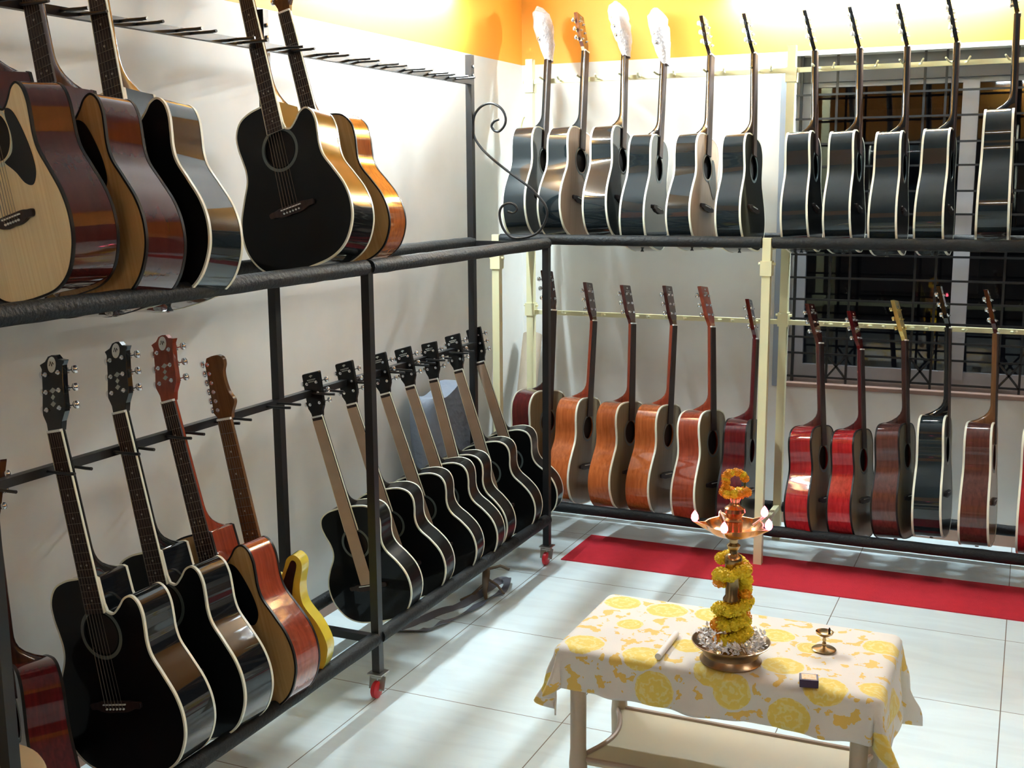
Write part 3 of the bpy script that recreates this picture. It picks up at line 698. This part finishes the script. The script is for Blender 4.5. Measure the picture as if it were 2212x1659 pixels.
# carpet
cm = plain('red_carpet', (.55, .012, .03), .9, bump=.5, bscale=300, var=.12, vscale=30)
tag(MB().box((.58, -.94, 0), (4.2, -.56, .004)).build('carpet_runner', cm), 'bright red carpet runner on the floor along the cream rack', 'carpet')

# bag + roll in the corner
BAG = plain('bag_grey', (.17, .19, .23), .7, bump=.3, bscale=40)
def gbag():
    P = catmull([(-1.31,.05),(-1.34,.35),(-1.33,.62),(-1.29,.73),(-1.18,.72),(-1.07,.74),(-.98,.76),(-.92,.71),(-.85,.55),(-.80,.30),(-.79,.06),(-1.05,.035)], 6)
    m = MB(); n = len(P); cx = -1.06; v = []; rows = [(.0, .86), (.008, .95), (.03, 1), (.06, 1), (.085, .95), (.10, .82)]
    for xo, sc in rows:
        for (y, z) in P: v.append((.02+xo+.10*max(0, 1-z), cx+(y-cx)*sc, .5+(z-.5)*(.92+.08*sc)))
    f = [(i*n+k, i*n+(k+1) % n, (i+1)*n+(k+1) % n, (i+1)*n+k) for i in range(len(rows)-1) for k in range(n)]
    f += [tuple(range(n)), tuple((len(rows)-1)*n+k for k in range(n))]
    m.add(v, f, True); return m.build('gig_bag', BAG)
tag(gbag(), 'grey-blue soft guitar bag leaning on the left wall behind the small black guitars', 'bag')
RL = plain('kraft_roll', (.42, .34, .25), .7, var=.12, vscale=9)
ro = empty('paper_roll', (.16, -.42, 0)); tag(ro, 'pale brown paper roll leaning in the room corner behind the racks', 'roll')
rp('sheet', MB().tube([(.17, -.46, .03), (.13, -.30, .45), (.095, -.10, .85)], .048, 24, cap=False), RL, ro)
rp('core', MB().tube([(.17, -.46, .03), (.13, -.30, .45), (.095, -.10, .848)], .03, 20), RL, ro)

# strap and cord on the floor
STR = plain('strap_grey', (.16, .16, .19), .45)
def ribbon(path, w, tw=.0):
    path = [Vector(p) for p in catmull3(path, 6)]; m = MB(); v = []; n = len(path)
    for i, p in enumerate(path):
        d = (path[min(i+1, n-1)] - path[max(i-1, 0)]).normalized(); a = tw*math.sin(i*.35)
        r = d.cross(Vector((0, 0, 1))).normalized(); r = (r*math.cos(a)+Vector((0, 0, 1))*abs(math.sin(a)))*w/2
        for q, h in ((-r, 0), (r, 0), (r, .003), (-r, .003)): v.append(p+q+Vector((0, 0, h)))
    f = [(i*4+k, i*4+(k+1) % 4, (i+1)*4+(k+1) % 4, (i+1)*4+k) for i in range(n-1) for k in range(4)] + [(0, 1, 2, 3), tuple((n-1)*4+k for k in (3, 2, 1, 0))]
    return m.add(v, f, True)
st = ribbon([(.32,-1.93,.004),(.40,-1.90,.004),(.44,-1.85,.004),(.455,-1.79,.006),(.485,-1.67,.004),(.501,-1.513,.006),(.515,-1.401,.004),(.50,-1.32,.02),(.46,-1.30,.008),(.45,-1.44,.004),(.441,-1.58,.004),(.401,-1.685,.004),(.36,-1.82,.004),(.33,-1.90,.008)], .034, .5)
tag(st.build('guitar_strap', STR), 'grey webbing guitar strap looped on the floor under the black rack', 'strap')
TW = plain('brown_cord', (.14, .10, .065), .8)
m = MB().tube([(.40,-1.30,.05),(.43,-1.37,.06),(.45,-1.42,.04),(.47,-1.47,.015),(.50,-1.52,.009)], [.012,.016,.014,.010,.006], 9)
m.tube([(.44,-1.40,.05),(.50,-1.42,.035),(.54,-1.44,.01)], .005, 7).tube([(.45,-1.43,.035),(.43,-1.50,.01),(.41,-1.56,.006)], .006, 7).tube([(.41,-1.32,.055),(.46,-1.30,.07),(.50,-1.30,.06)], .006, 7)
tag(m.build('twisted_cord', TW), 'knotted brown cord lying across the grey strap under the black rack', 'cord')

# ------------------------------------------------------------------ stool + printed box, bottom left
STW = plain('stool_wood', (.50, .36, .20), .5, var=.15, vscale=10)
so = empty('stool', (.39, -3.855, 0)); tag(so, 'tan round stool at the bottom left corner under the printed box', 'stool')
rp('stool_seat', MB().lathe([(0, .405), (.17, .405), (.185, .412), (.19, .425), (.185, .437), (.175, .44), (0, .44)], 48, (.39, -3.855, 0)), STW, so)
for i in range(4):
    a = PI/4+i*PI/2; rp('leg', MB().tube([(.39+.12*math.cos(a), -3.855+.12*math.sin(a), .407), (.39+.15*math.cos(a), -3.855+.15*math.sin(a), 0)], .016, 12), STW, so)
def printmat():
    m, nt, b, N, L = nodes('box_print')
    tc = N.new('ShaderNodeTexCoord'); v = N.new('ShaderNodeTexNoise'); v.inputs['Scale'].default_value = 11; v.inputs['Detail'].default_value = 3; v.inputs['Distortion'].default_value = 1.5
    L.new(tc.outputs['Object'], v.inputs['Vector']); cr = N.new('ShaderNodeValToRGB'); cr.color_ramp.interpolation = 'CONSTANT'
    cols = [(0, (.05, .05, .04)), (.40, (.10, .13, .06)), (.48, (.42, .22, .05)), (.53, (.05, .045, .06)), (.60, (.30, .28, .16)), (.68, (.45, .20, .06))]
    e = cr.color_ramp.elements; e[0].position = 0; e[0].color = (*cols[0][1], 1); e[1].position = cols[1][0]; e[1].color = (*cols[1][1], 1)
    for p, c in cols[2:]:
        q = e.new(p); q.color = (*c, 1)
    L.new(v.outputs['Fac'], cr.inputs['Fac']); L.new(cr.outputs['Color'], b.inputs['Base Color']); b.inputs['Roughness'].default_value = .4
    return m
so.scale = (1, 1, .91)
bo = empty('carton_box', (.34, -3.81, .44)); tag(bo, 'upright carton with dark orange and green print at the left picture edge', 'box')
rp('carton', MB().box((.25, -3.90, .44), (.434, -3.722, .77)), printmat(), bo)
EDG = plain('carton_edge', (.42, .42, .28), .6)
rp('carton_edge', MB().box((.427, -3.902, .44), (.438, -3.892, .77)).box((.427, -3.730, .44), (.438, -3.718, .77)), EDG, bo)

bo.location.z = .44*.91
# ------------------------------------------------------------------ table
PLAS = plain('beige_plastic', (.52, .42, .31), .4); PLAS2 = plain('shelf_plastic', (.60, .52, .36), .45)
TX0, TX1, TY0, TY1, TZ = 1.318, 2.093, -2.815, -2.405, .442
tb = empty('side_table', ((TX0+TX1)/2, (TY0+TY1)/2, 0)); tag(tb, 'beige plastic two-tier side table under the yellow floral cloth', 'table')
def rrect(x0, y0, x1, y1, r, n=6):
    P = []
    for cx, cy, a0 in ((x1-r, y0+r, -PI/2), (x1-r, y1-r, 0), (x0+r, y1-r, PI/2), (x0+r, y0+r, PI)):
        for k in range(n+1): a = a0+PI/2*k/n; P.append((cx+r*math.cos(a), cy+r*math.sin(a)))
    return P
rp('tabletop', MB().prism(rrect(TX0, TY0, TX1, TY1, .05), TZ-.025, TZ, lambda x, y, t: (x, y, t)), PLAS, tb, .004)
for x in (TX0+.04, TX1-.04):
    for y in (TY0+.04, TY1-.04):
        rp('leg', MB().tube([(x, y, TZ-.02), (x, y, .16), (x, y, .12), (x, y, 0)], [.021, .021, .024, .021], 18), PLAS, tb)
def shelfpoly():
    x0, x1, y0, y1 = TX0+.035, TX1-.035, TY0+.04, TY1-.045; P = []
    for k in range(13): t = k/12; P.append((x0+(x1-x0)*t, y0+.012*math.sin(PI*t)))
    for k in range(1, 12): t = k/12; P.append((x1-.05*math.sin(PI*t), y0+(y1-y0)*t))
    for k in range(13): t = k/12; P.append((x1-(x1-x0)*t, y1))
    for k in range(1, 12): t = k/12; P.append((x0+.05*math.sin(PI*t), y1-(y1-y0)*t))
    return P
SP = shelfpoly()
rp('shelf', MB().prism(SP, .118, .132, lambda x, y, t: (x, y, t)), PLAS2, tb)
rp('shelf_rim', MB().tube([(x, y, .133) for x, y in SP], .007, 8, closed=True), plain('rim_plastic', (.45, .33, .26), .4), tb)

# cloth
ROS = [(1.372,-2.467,.05),(1.502,-2.475,.055),(1.375,-2.775,.05),(1.533,-2.79,.05),(1.62,-2.69,.04),(1.576,-2.88,.05),(1.715,-2.80,.05),(1.765,-2.85,.045),(1.862,-2.72,.05),(1.81,-2.535,.045),(1.905,-2.585,.035),(2.065,-2.51,.045),(1.975,-2.80,.05),(2.085,-2.77,.04),(1.625,-2.46,.05),(1.90,-2.89,.05),(1.44,-2.61,.035),(2.18,-2.66,.05),(2.2,-2.46,.045),(2.15,-2.9,.04),(1.22,-2.62,.045),(1.23,-2.86,.035)]
def clothmat():
    m, nt, b, N, L = nodes('floral_towel')
    uv = N.new('ShaderNodeUVMap'); uv.uv_map = 'UVMap'
    nz = N.new('ShaderNodeTexNoise'); nz.inputs['Scale'].default_value = 38; nz.inputs['Detail'].default_value = 2; L.new(uv.outputs['UV'], nz.inputs['Vector'])
    sub = N.new('ShaderNodeVectorMath'); sub.operation = 'SUBTRACT'; sub.inputs[1].default_value = (.5, .5, .5); L.new(nz.outputs['Color'], sub.inputs[0])
    sc = N.new('ShaderNodeVectorMath'); sc.operation = 'SCALE'; sc.inputs['Scale'].default_value = .012; L.new(sub.outputs[0], sc.inputs[0])
    ad = N.new('ShaderNodeVectorMath'); ad.operation = 'ADD'; L.new(uv.outputs['UV'], ad.inputs[0]); L.new(sc.outputs[0], ad.inputs[1])
    cur = None
    for x, y, r in ROS:
        s_ = N.new('ShaderNodeVectorMath'); s_.operation = 'SUBTRACT'; s_.inputs[1].default_value = (x, y, 0); L.new(ad.outputs[0], s_.inputs[0])
        ml = N.new('ShaderNodeVectorMath'); ml.operation = 'MULTIPLY'; ml.inputs[1].default_value = (1/r, 1.05/r, 0); L.new(s_.outputs[0], ml.inputs[0])
        ln = N.new('ShaderNodeVectorMath'); ln.operation = 'LENGTH'; L.new(ml.outputs[0], ln.inputs[0])
        if cur is None: cur = ln.outputs['Value']
        else:
            mi = N.new('ShaderNodeMath'); mi.operation = 'MINIMUM'; L.new(cur, mi.inputs[0]); L.new(ln.outputs['Value'], mi.inputs[1]); cur = mi.outputs[0]
    # rings
    mu = N.new('ShaderNodeMath'); mu.operation = 'MULTIPLY'; mu.inputs[1].default_value = 13; L.new(cur, mu.inputs[0])
    n2 = N.new('ShaderNodeTexNoise'); n2.inputs['Scale'].default_value = 60; L.new(uv.outputs['UV'], n2.inputs['Vector'])
    m3 = N.new('ShaderNodeMath'); m3.operation = 'MULTIPLY_ADD'; m3.inputs[1].default_value = 14; L.new(n2.outputs['Fac'], m3.inputs[0]); L.new(mu.outputs[0], m3.inputs[2])
    sn = N.new('ShaderNodeMath'); sn.operation = 'SINE'; L.new(m3.outputs[0], sn.inputs[0])
    ramp = N.new('ShaderNodeValToRGB'); ramp.color_ramp.elements[0].position = .0; ramp.color_ramp.elements[0].color = (.86, .66, .13, 1); ramp.color_ramp.elements[1].position = .9; ramp.color_ramp.elements[1].color = (.88, .76, .30, 1)
    L.new(sn.outputs[0], ramp.inputs['Fac'])
    lt = N.new('ShaderNodeMath'); lt.operation = 'LESS_THAN'; lt.inputs[1].default_value = 1.; L.new(cur, lt.inputs[0])
    # leaves: ragged blobs in a ring around the roses
    n3 = N.new('ShaderNodeTexNoise'); n3.inputs['Scale'].default_value = 26; n3.inputs['Detail'].default_value = 3; L.new(uv.outputs['UV'], n3.inputs['Vector'])
    gt = N.new('ShaderNodeMath'); gt.operation = 'GREATER_THAN'; gt.inputs[1].default_value = .565; L.new(n3.outputs['Fac'], gt.inputs[0])
    g2 = N.new('ShaderNodeMath'); g2.operation = 'GREATER_THAN'; g2.inputs[1].default_value = 1.12; L.new(cur, g2.inputs[0])
    an = N.new('ShaderNodeMath'); an.operation = 'MULTIPLY'; L.new(gt.outputs[0], an.inputs[0]); L.new(g2.outputs[0], an.inputs[1])
    base = N.new('ShaderNodeMix'); base.data_type = 'RGBA'; base.inputs['A'].default_value = (.80, .76, .70, 1); base.inputs['B'].default_value = (.84, .58, .14, 1); L.new(an.outputs[0], base.inputs['Factor'])
    fin = N.new('ShaderNodeMix'); fin.data_type = 'RGBA'; L.new(lt.outputs[0], fin.inputs['Factor']); L.new(base.outputs['Result'], fin.inputs['A']); L.new(ramp.outputs['Color'], fin.inputs['B'])
    L.new(fin.outputs['Result'], b.inputs['Base Color']); b.inputs['Roughness'].default_value = .9; b.inputs['Sheen Weight'].default_value = .3
    bp = N.new('ShaderNodeBump'); bp.inputs['Strength'].default_value = .35; bp.inputs['Distance'].default_value = .003
    n4 = N.new('ShaderNodeTexNoise'); n4.inputs['Scale'].default_value = 700; L.new(uv.outputs['UV'], n4.inputs['Vector']); L.new(n4.outputs['Fac'], bp.inputs['Height']); L.new(bp.outputs['Normal'], b.inputs['Normal'])
    return m
def cloth():
    oL, oR, oF, oB = .15, .235, .105, .06; r = .022; zt = TZ+.004
    ix0, ix1, iy0, iy1 = TX0+.012, TX1-.012, TY0+.012, TY1-.012
    sx0, sx1, sy0, sy1 = TX0-oL, TX1+oR, TY0-oF, TY1+oB
    nx, ny = 150, 84; V = []; U = []
    rnd = random.Random(3)
    for j in range(ny+1):
        for i in range(nx+1):
            s_ = sx0+(sx1-sx0)*i/nx; t = sy0+(sy1-sy0)*j/ny
            # hem waviness
            cx = min(max(s_, ix0), ix1); cy = min(max(t, iy0), iy1); dx, dy = s_-cx, t-cy; d = math.hypot(dx, dy)
            if d < 1e-6: V.append((s_, t, zt+.0012*math.sin(s_*31+t*17)*math.sin(t*43)))
            else:
                ux, uy = dx/d, dy/d; q = r*PI/2
                if d < q: a = d/r; out = r*math.sin(a); dn = r*(1-math.cos(a))
                else: out = r+(d-q)*.10; dn = r+(d-q)*.985
                corner = abs(ux*uy)*2
                ph = math.atan2(uy, ux)
                wave = .010*math.sin(s_*26+1.2)*math.sin(t*19+.5)+.005*math.sin(s_*61)
                out += max(0, d-q)*(.12*math.sin(s_*15+2)*(1-corner) + .55*corner*math.sin(ph*6+.6)) + wave*min(1, max(0, d-q)*12)
                out = max(out, min(d, .021))
                V.append((cx+ux*out, cy+uy*out, zt-dn))
            U.append((s_, t))
    F = [(j*(nx+1)+i, j*(nx+1)+i+1, (j+1)*(nx+1)+i+1, (j+1)*(nx+1)+i) for j in range(ny) for i in range(nx)]
    me = bpy.data.meshes.new('tablecloth'); me.from_pydata(V, [], F); uvl = me.uv_layers.new(name='UVMap')
    for lp in me.loops: uvl.data[lp.index].uv = U[lp.vertex_index]
    me.polygons.foreach_set('use_smooth', [True]*len(F)); me.materials.append(None)
    o = link(bpy.data.objects.new('tablecloth', me), None, clothmat())
    sm = o.modifiers.new('t', 'SOLIDIFY'); sm.thickness = .004; sm.offset = 1
    return o
tag(cloth(), 'white towel cloth with yellow roses draped over the side table', 'tablecloth')
CZ = TZ+.0095

# ------------------------------------------------------------------ brass bowl, lamp, garlands
BRASS = plain('aged_brass', (.50, .34, .17), .25, 1., var=.2, vscale=30); BRASSD = plain('bowl_brass', (.36, .26, .17), .28, 1., var=.2, vscale=30); COPP = plain('copper_brass', (.62, .32, .16), .22, 1.)
LX, LY = 1.74, -2.742
bw = tag(MB().lathe([(0, 0), (.080, 0), (.083, .004), (.079, .008), (.073, .020), (.075, .028), (.092, .045), (.104, .054), (.1055, .057), (.103, .0575), (.090, .047), (.072, .030), (.050, .022), (0, .020)], 64).build('brass_bowl', BRASSD), 'wide brass bowl with foot ring holding white flowers around the lamp stem', 'bowl')
bw.location = (LX, LY, CZ); bw.scale = (.9, .9, .9)
lz = CZ+.0205
lp = empty('oil_lamp', (LX, LY, lz)); lp.scale = (.92, .92, .89); tag(lp, 'tall brass oil lamp with lit wicks standing in the flower bowl', 'lamp')
def lpart(name, mb, mat, parent=lp, **k): return mb.build(name, mat, parent, **k)
lpart('lamp_base', MB().lathe([(0, 0), (.045, 0), (.045, .006), (.030, .016), (.022, .026), (.017, .034)], 36), BRASS)
lpart('lamp_stem', MB().lathe([(.017, .034), (.020, .044), (.016, .056), (.019, .10), (.019, .135), (.024, .145), (.024, .155), (.018, .165), (.018, .215), (.021, .25), (.024, .265), (.021, .275), (.011, .282), (.010, .290), (.016, .298), (.018, .305), (.010, .312), (.012, .322), (.03, .332)], 36), BRASS)
def tray():
    n = 100; v = []; f = []
    rows = [(0, .330, 0), (.03, .331, 0), (.055, .338, .1), (.070, .350, .5), (.078, .3625, 1), (.0795, .364, 1), (.076, .3635, 1), (.067, .3525, .5), (.052, .342, .1), (.03, .336, 0), (0, .335, 0)]
    for r, z, k in rows:
        for i in range(n):
            a = 2*PI*i/n; d = ((a-a0)/(2*PI/5)+.5) % 1-.5
            sp = math.exp(-(d/.085)**2); rr = r*(1+.34*k*sp - .05*k*(1-sp)); v.append((rr*math.cos(a), rr*math.sin(a), z+.004*k*sp))
    for j in range(len(rows)-1):
        for i in range(n): f.append((j*n+i, j*n+(i+1) % n, (j+1)*n+(i+1) % n, (j+1)*n+i))
    return MB().add(v, f, True)
a0 = math.radians(197)  # wick spouts: two to the front, two at the sides, one at the back
lpart('oil_tray', tray(), COPP)
lpart('lamp_finial', MB().lathe([(0, .335), (.024, .336), (.021, .342), (.022, .372), (.026, .376), (.020, .382), (.022, .390), (.028, .398), (.026, .408), (.015, .416), (.012, .425), (.017, .438), (.010, .446), (.006, .455), (.0, .462)], 36), COPP)
FL = emit('wick_flame', (1., .085, .16), 4.5)
for i in range(5):
    a = a0+i*2*PI/5; r = .100; x, y = r*math.cos(a), r*math.sin(a)
    w = lpart('wick', MB().tube([(x*.62, y*.62, .352), (x*.9, y*.9, .364), (x, y, .372)], .0022, 7), WHITEP)
    if i != 4: MB().lathe([(0, .367), (.0065, .370), (.0098, .377), (.0090, .385), (.0048, .393), (0, .399)], 14, (x*1.01, y*1.01, 0)).build('flame', FL, w)
def petals(nr, R, seed):
    rnd = random.Random(seed); m = MB(); gold = PI*(3-math.sqrt(5))
    m.lathe([(0, -.72*R), (.5*R, -.55*R), (.74*R, 0), (.5*R, .55*R), (0, .72*R)], 12)
    for i in range(nr):
        z = 1-1.8*(i+.5)/nr; rr = math.sqrt(max(0, 1-z*z)); a = i*gold
        n = Vector((rr*math.cos(a), rr*math.sin(a), z)).normalized(); t = n.cross(Vector((rnd.uniform(-1, 1), rnd.uniform(-1, 1), rnd.uniform(-1, 1)))).normalized(); b = n.cross(t)
        c = n*R*rnd.uniform(.74, .84); w = R*.17
        v = [c-t*w*.5, c+t*w*.5, c+t*w+b*w*1.4+n*R*.10, c+b*w*1.9+n*R*.13, c-t*w+b*w*1.4+n*R*.10]
        m.add(v, [(0, 1, 2, 3, 4)], False)
    return m.mesh('marigold')
MY = plain('marigold_yellow', (1., .76, .03), .6); MO = plain('marigold_orange', (1., .44, .015), .6); 
for m_ in (MY, MO):
    b_ = m_.node_tree.nodes['Principled BSDF']; b_.inputs['Subsurface Weight'].default_value = .25; b_.inputs['Subsurface Radius'].default_value = (.006, .005, .002); b_.inputs['Subsurface Scale'].default_value = 1.
THR = plain('garland_thread', (.05, .07, .02), .9)
MG = petals(110, 1., 5)
def garland(name, label, pts, mat2, origin, seed, r=(.0180, .0215)):
    g = empty(name, origin); g.scale = (.95, .95, .89); tag(g, label, 'garland', 'marigold garlands on the lamp'); rnd = random.Random(seed)
    MB().tube([Vector(p) for p in pts], .0022, 6).build('thread', THR, g)
    for p in pts:
        o = bpy.data.objects.new('marigold', MG); o.location = Vector(p)+Vector((rnd.uniform(-.003, .003),)*3); s_ = rnd.uniform(*r); o.scale = (s_, s_, s_*.9)
        o.rotation_euler = (rnd.uniform(0, 6), rnd.uniform(0, 6), rnd.uniform(0, 6)); link(o, g, mat2(rnd))
    return g
def helix(z0, z1, turns, n, R, ph=0):
    out = []
    for i in range(n):
        t = i/(n-1); a = ph+turns*2*PI*t; RR = R(t) if callable(R) else R
        out.append((RR*math.cos(a), RR*math.sin(a), z0+(z1-z0)*t))
    return out
low = helix(.045, .150, 2.5, 33, .035, -2.2) + helix(.160, .20, .5, 7, .036, -.2)[1:] + helix(.205, .262, 1.35, 17, .034, .6)
garland('marigold_garland', 'long yellow marigold garland wound around the brass lamp stem', low, lambda r: MO if r.random() < .12 else MY, (LX, LY, lz), 3)
# crown garland: an open C of orange flowers round the finial tip, standing nearly upright
cw = Vector((math.cos(math.radians(-40)), math.sin(math.radians(-40)), 0)); cpts = []
right = Vector((.93, .37, 0))
for i in range(15):
    a = math.radians(330 - i*(255/14)); a = math.radians(25+i*20)
    cpts.append(tuple(right*(.027*math.cos(a)) + Vector((0, 0, .478+.030*math.sin(a)))))
base = [tuple(right*(.030*math.cos(t)) + Vector((.37, -.93, 0))*(.020*math.sin(t)) + Vector((0, 0, .452))) for t in [k*2*PI/11 for k in range(11)]]
garland('marigold_garland', 'small orange marigold ring crowning the top of the brass lamp', base+cpts, lambda r: MO if r.random() < .6 else MY, (LX, LY, lz), 8, (.0115, .014))
# tuberose heap
rnd = random.Random(12); m = MB()
for i in range(520):
    a = rnd.uniform(0, 2*PI); r = .040+.050*math.sqrt(rnd.random()); z = .033+(r-.03)*.22+rnd.uniform(0, .026)*(1-(r-.06)**2*80)
    c = Vector((r*math.cos(a), r*math.sin(a), z)); d = Vector((rnd.uniform(-1, 1), rnd.uniform(-1, 1), rnd.uniform(-.1, 1))).normalized(); t = d.cross(Vector((0, 0, 1))).normalized(); l = rnd.uniform(.011, .018); w = .0046
    n = d.cross(t); m.add([c, c+d*l*.5+t*w, c+d*l, c+d*l*.5-t*w, c+d*l*.5+n*.002], [(0, 1, 4), (1, 2, 4), (2, 3, 4), (3, 0, 4), (0, 3, 2, 1)])
fl = m.build('flower_petals', plain('white_petals', (.82, .80, .80), .6)); fl.location = (LX, LY, CZ); fl.scale = (.9, .9, .95)
tag(fl, 'heap of white tuberose petals filling the brass bowl', 'flowers', kind='stuff')
# small single-wick lamp
dz = empty('oil_lamp', (1.937, -2.587, CZ)); dz.scale = (.9, .9, .87); tag(dz, 'small unlit brass wick lamp on a disc foot at the right of the table', 'lamp')
MB().lathe([(0, 0), (.031, 0), (.033, .003), (.029, .006), (.010, .008), (.0045, .012)], 36).build('lamp_base', BRASS, dz)
MB().lathe([(.0045, .012), (.006, .020), (.0038, .024), (.0055, .030), (.0038, .036), (.005, .040), (.009, .043)], 20).build('lamp_stem', BRASS, dz)
MB().lathe([(0, .041), (.012, .042), (.022, .049), (.0245, .055), (.0235, .0555), (.020, .051), (.010, .046), (0, .045)], 32).build('oil_cup', BRASS, dz)
MB().lathe([(.003, .046), (.0035, .060), (.0015, .066), (0, .067)], 12, (.012, .006, 0)).build('wick_holder', plain('soot', (.06, .05, .04), .5, .6), dz)
# matchbox
mb_ = empty('matchbox', (1.938, -2.806, CZ), math.radians(12)); tag(mb_, 'small dark purple matchbox with orange label at the table front', 'matchbox')
MB().box((-.021, -.019, 0), (.021, .019, .019)).build('sleeve', plain('purple_card', (.035, .008, .05), .5), mb_, .001)
def mlabel():
    m, nt, b, N, L = nodes('match_label'); tc = N.new('ShaderNodeTexCoord'); w = N.new('ShaderNodeTexVoronoi'); w.inputs['Scale'].default_value = 160; L.new(tc.outputs['Object'], w.inputs['Vector'])
    cr = N.new('ShaderNodeValToRGB'); cr.color_ramp.elements[0].position = .25; cr.color_ramp.elements[0].color = (.75, .35, .08, 1); cr.color_ramp.elements[1].position = .5; cr.color_ramp.elements[1].color = (.75, .5, .25, 1)
    L.new(w.outputs['Distance'], cr.inputs['Fac']); L.new(cr.outputs['Color'], b.inputs['Base Color']); return m
MB().box((-.0165, -.0145, .019), (.0165, .0145, .0196)).build('label_patch', mlabel(), mb_)
# white candle lying
cd = empty('candle', (1.577, -2.719, CZ+.008), math.radians(0)); tag(cd, 'white candle lying on the towel left of the bowl', 'candle')
MB().tube([(0, -.088, 0), (0, .070, 0), (0, .080, 0)], [.0082, .0082, .004], 20).build('candle_wax', plain('wax', (.82, .79, .76), .5), cd)
MB().tube([(0, .079, 0), (.001, .090, .001)], .001, 6).build('candle_wick', WHITEP, cd)

# ------------------------------------------------------------------ camera, world, view
f_, yaw, pit, rol = 2503.08, .42124, .172303, -.0071537
fw = Vector((-math.sin(yaw)*math.cos(pit), math.cos(yaw)*math.cos(pit), -math.sin(pit)))
r0 = Vector((math.cos(yaw), math.sin(yaw), 0)); u0 = r0.cross(fw)
r_ = r0*math.cos(rol)+u0*math.sin(rol); u_ = -r0*math.sin(rol)+u0*math.cos(rol)
cam = bpy.data.cameras.new('camera'); co = bpy.data.objects.new('camera', cam); COL.objects.link(co)
cam.sensor_fit = 'HORIZONTAL'; cam.sensor_width = 36; cam.lens = f_/2212*36; cam.clip_start = .05
co.matrix_world = Matrix.Translation((2.34671, -5.3829, 1.6)) @ Matrix((r_, u_, -fw)).transposed().to_4x4()
S.camera = co
w = bpy.data.worlds.new('night'); S.world = w; w.use_nodes = True
w.node_tree.nodes['Background'].inputs[0].default_value = (.010, .012, .018, 1); w.node_tree.nodes['Background'].inputs[1].default_value = .6
S.view_settings.view_transform = 'Standard'; S.view_settings.look = 'None'; S.view_settings.gamma = 1; S.view_settings.use_curve_mapping = False
S.view_settings.exposure = 2.1
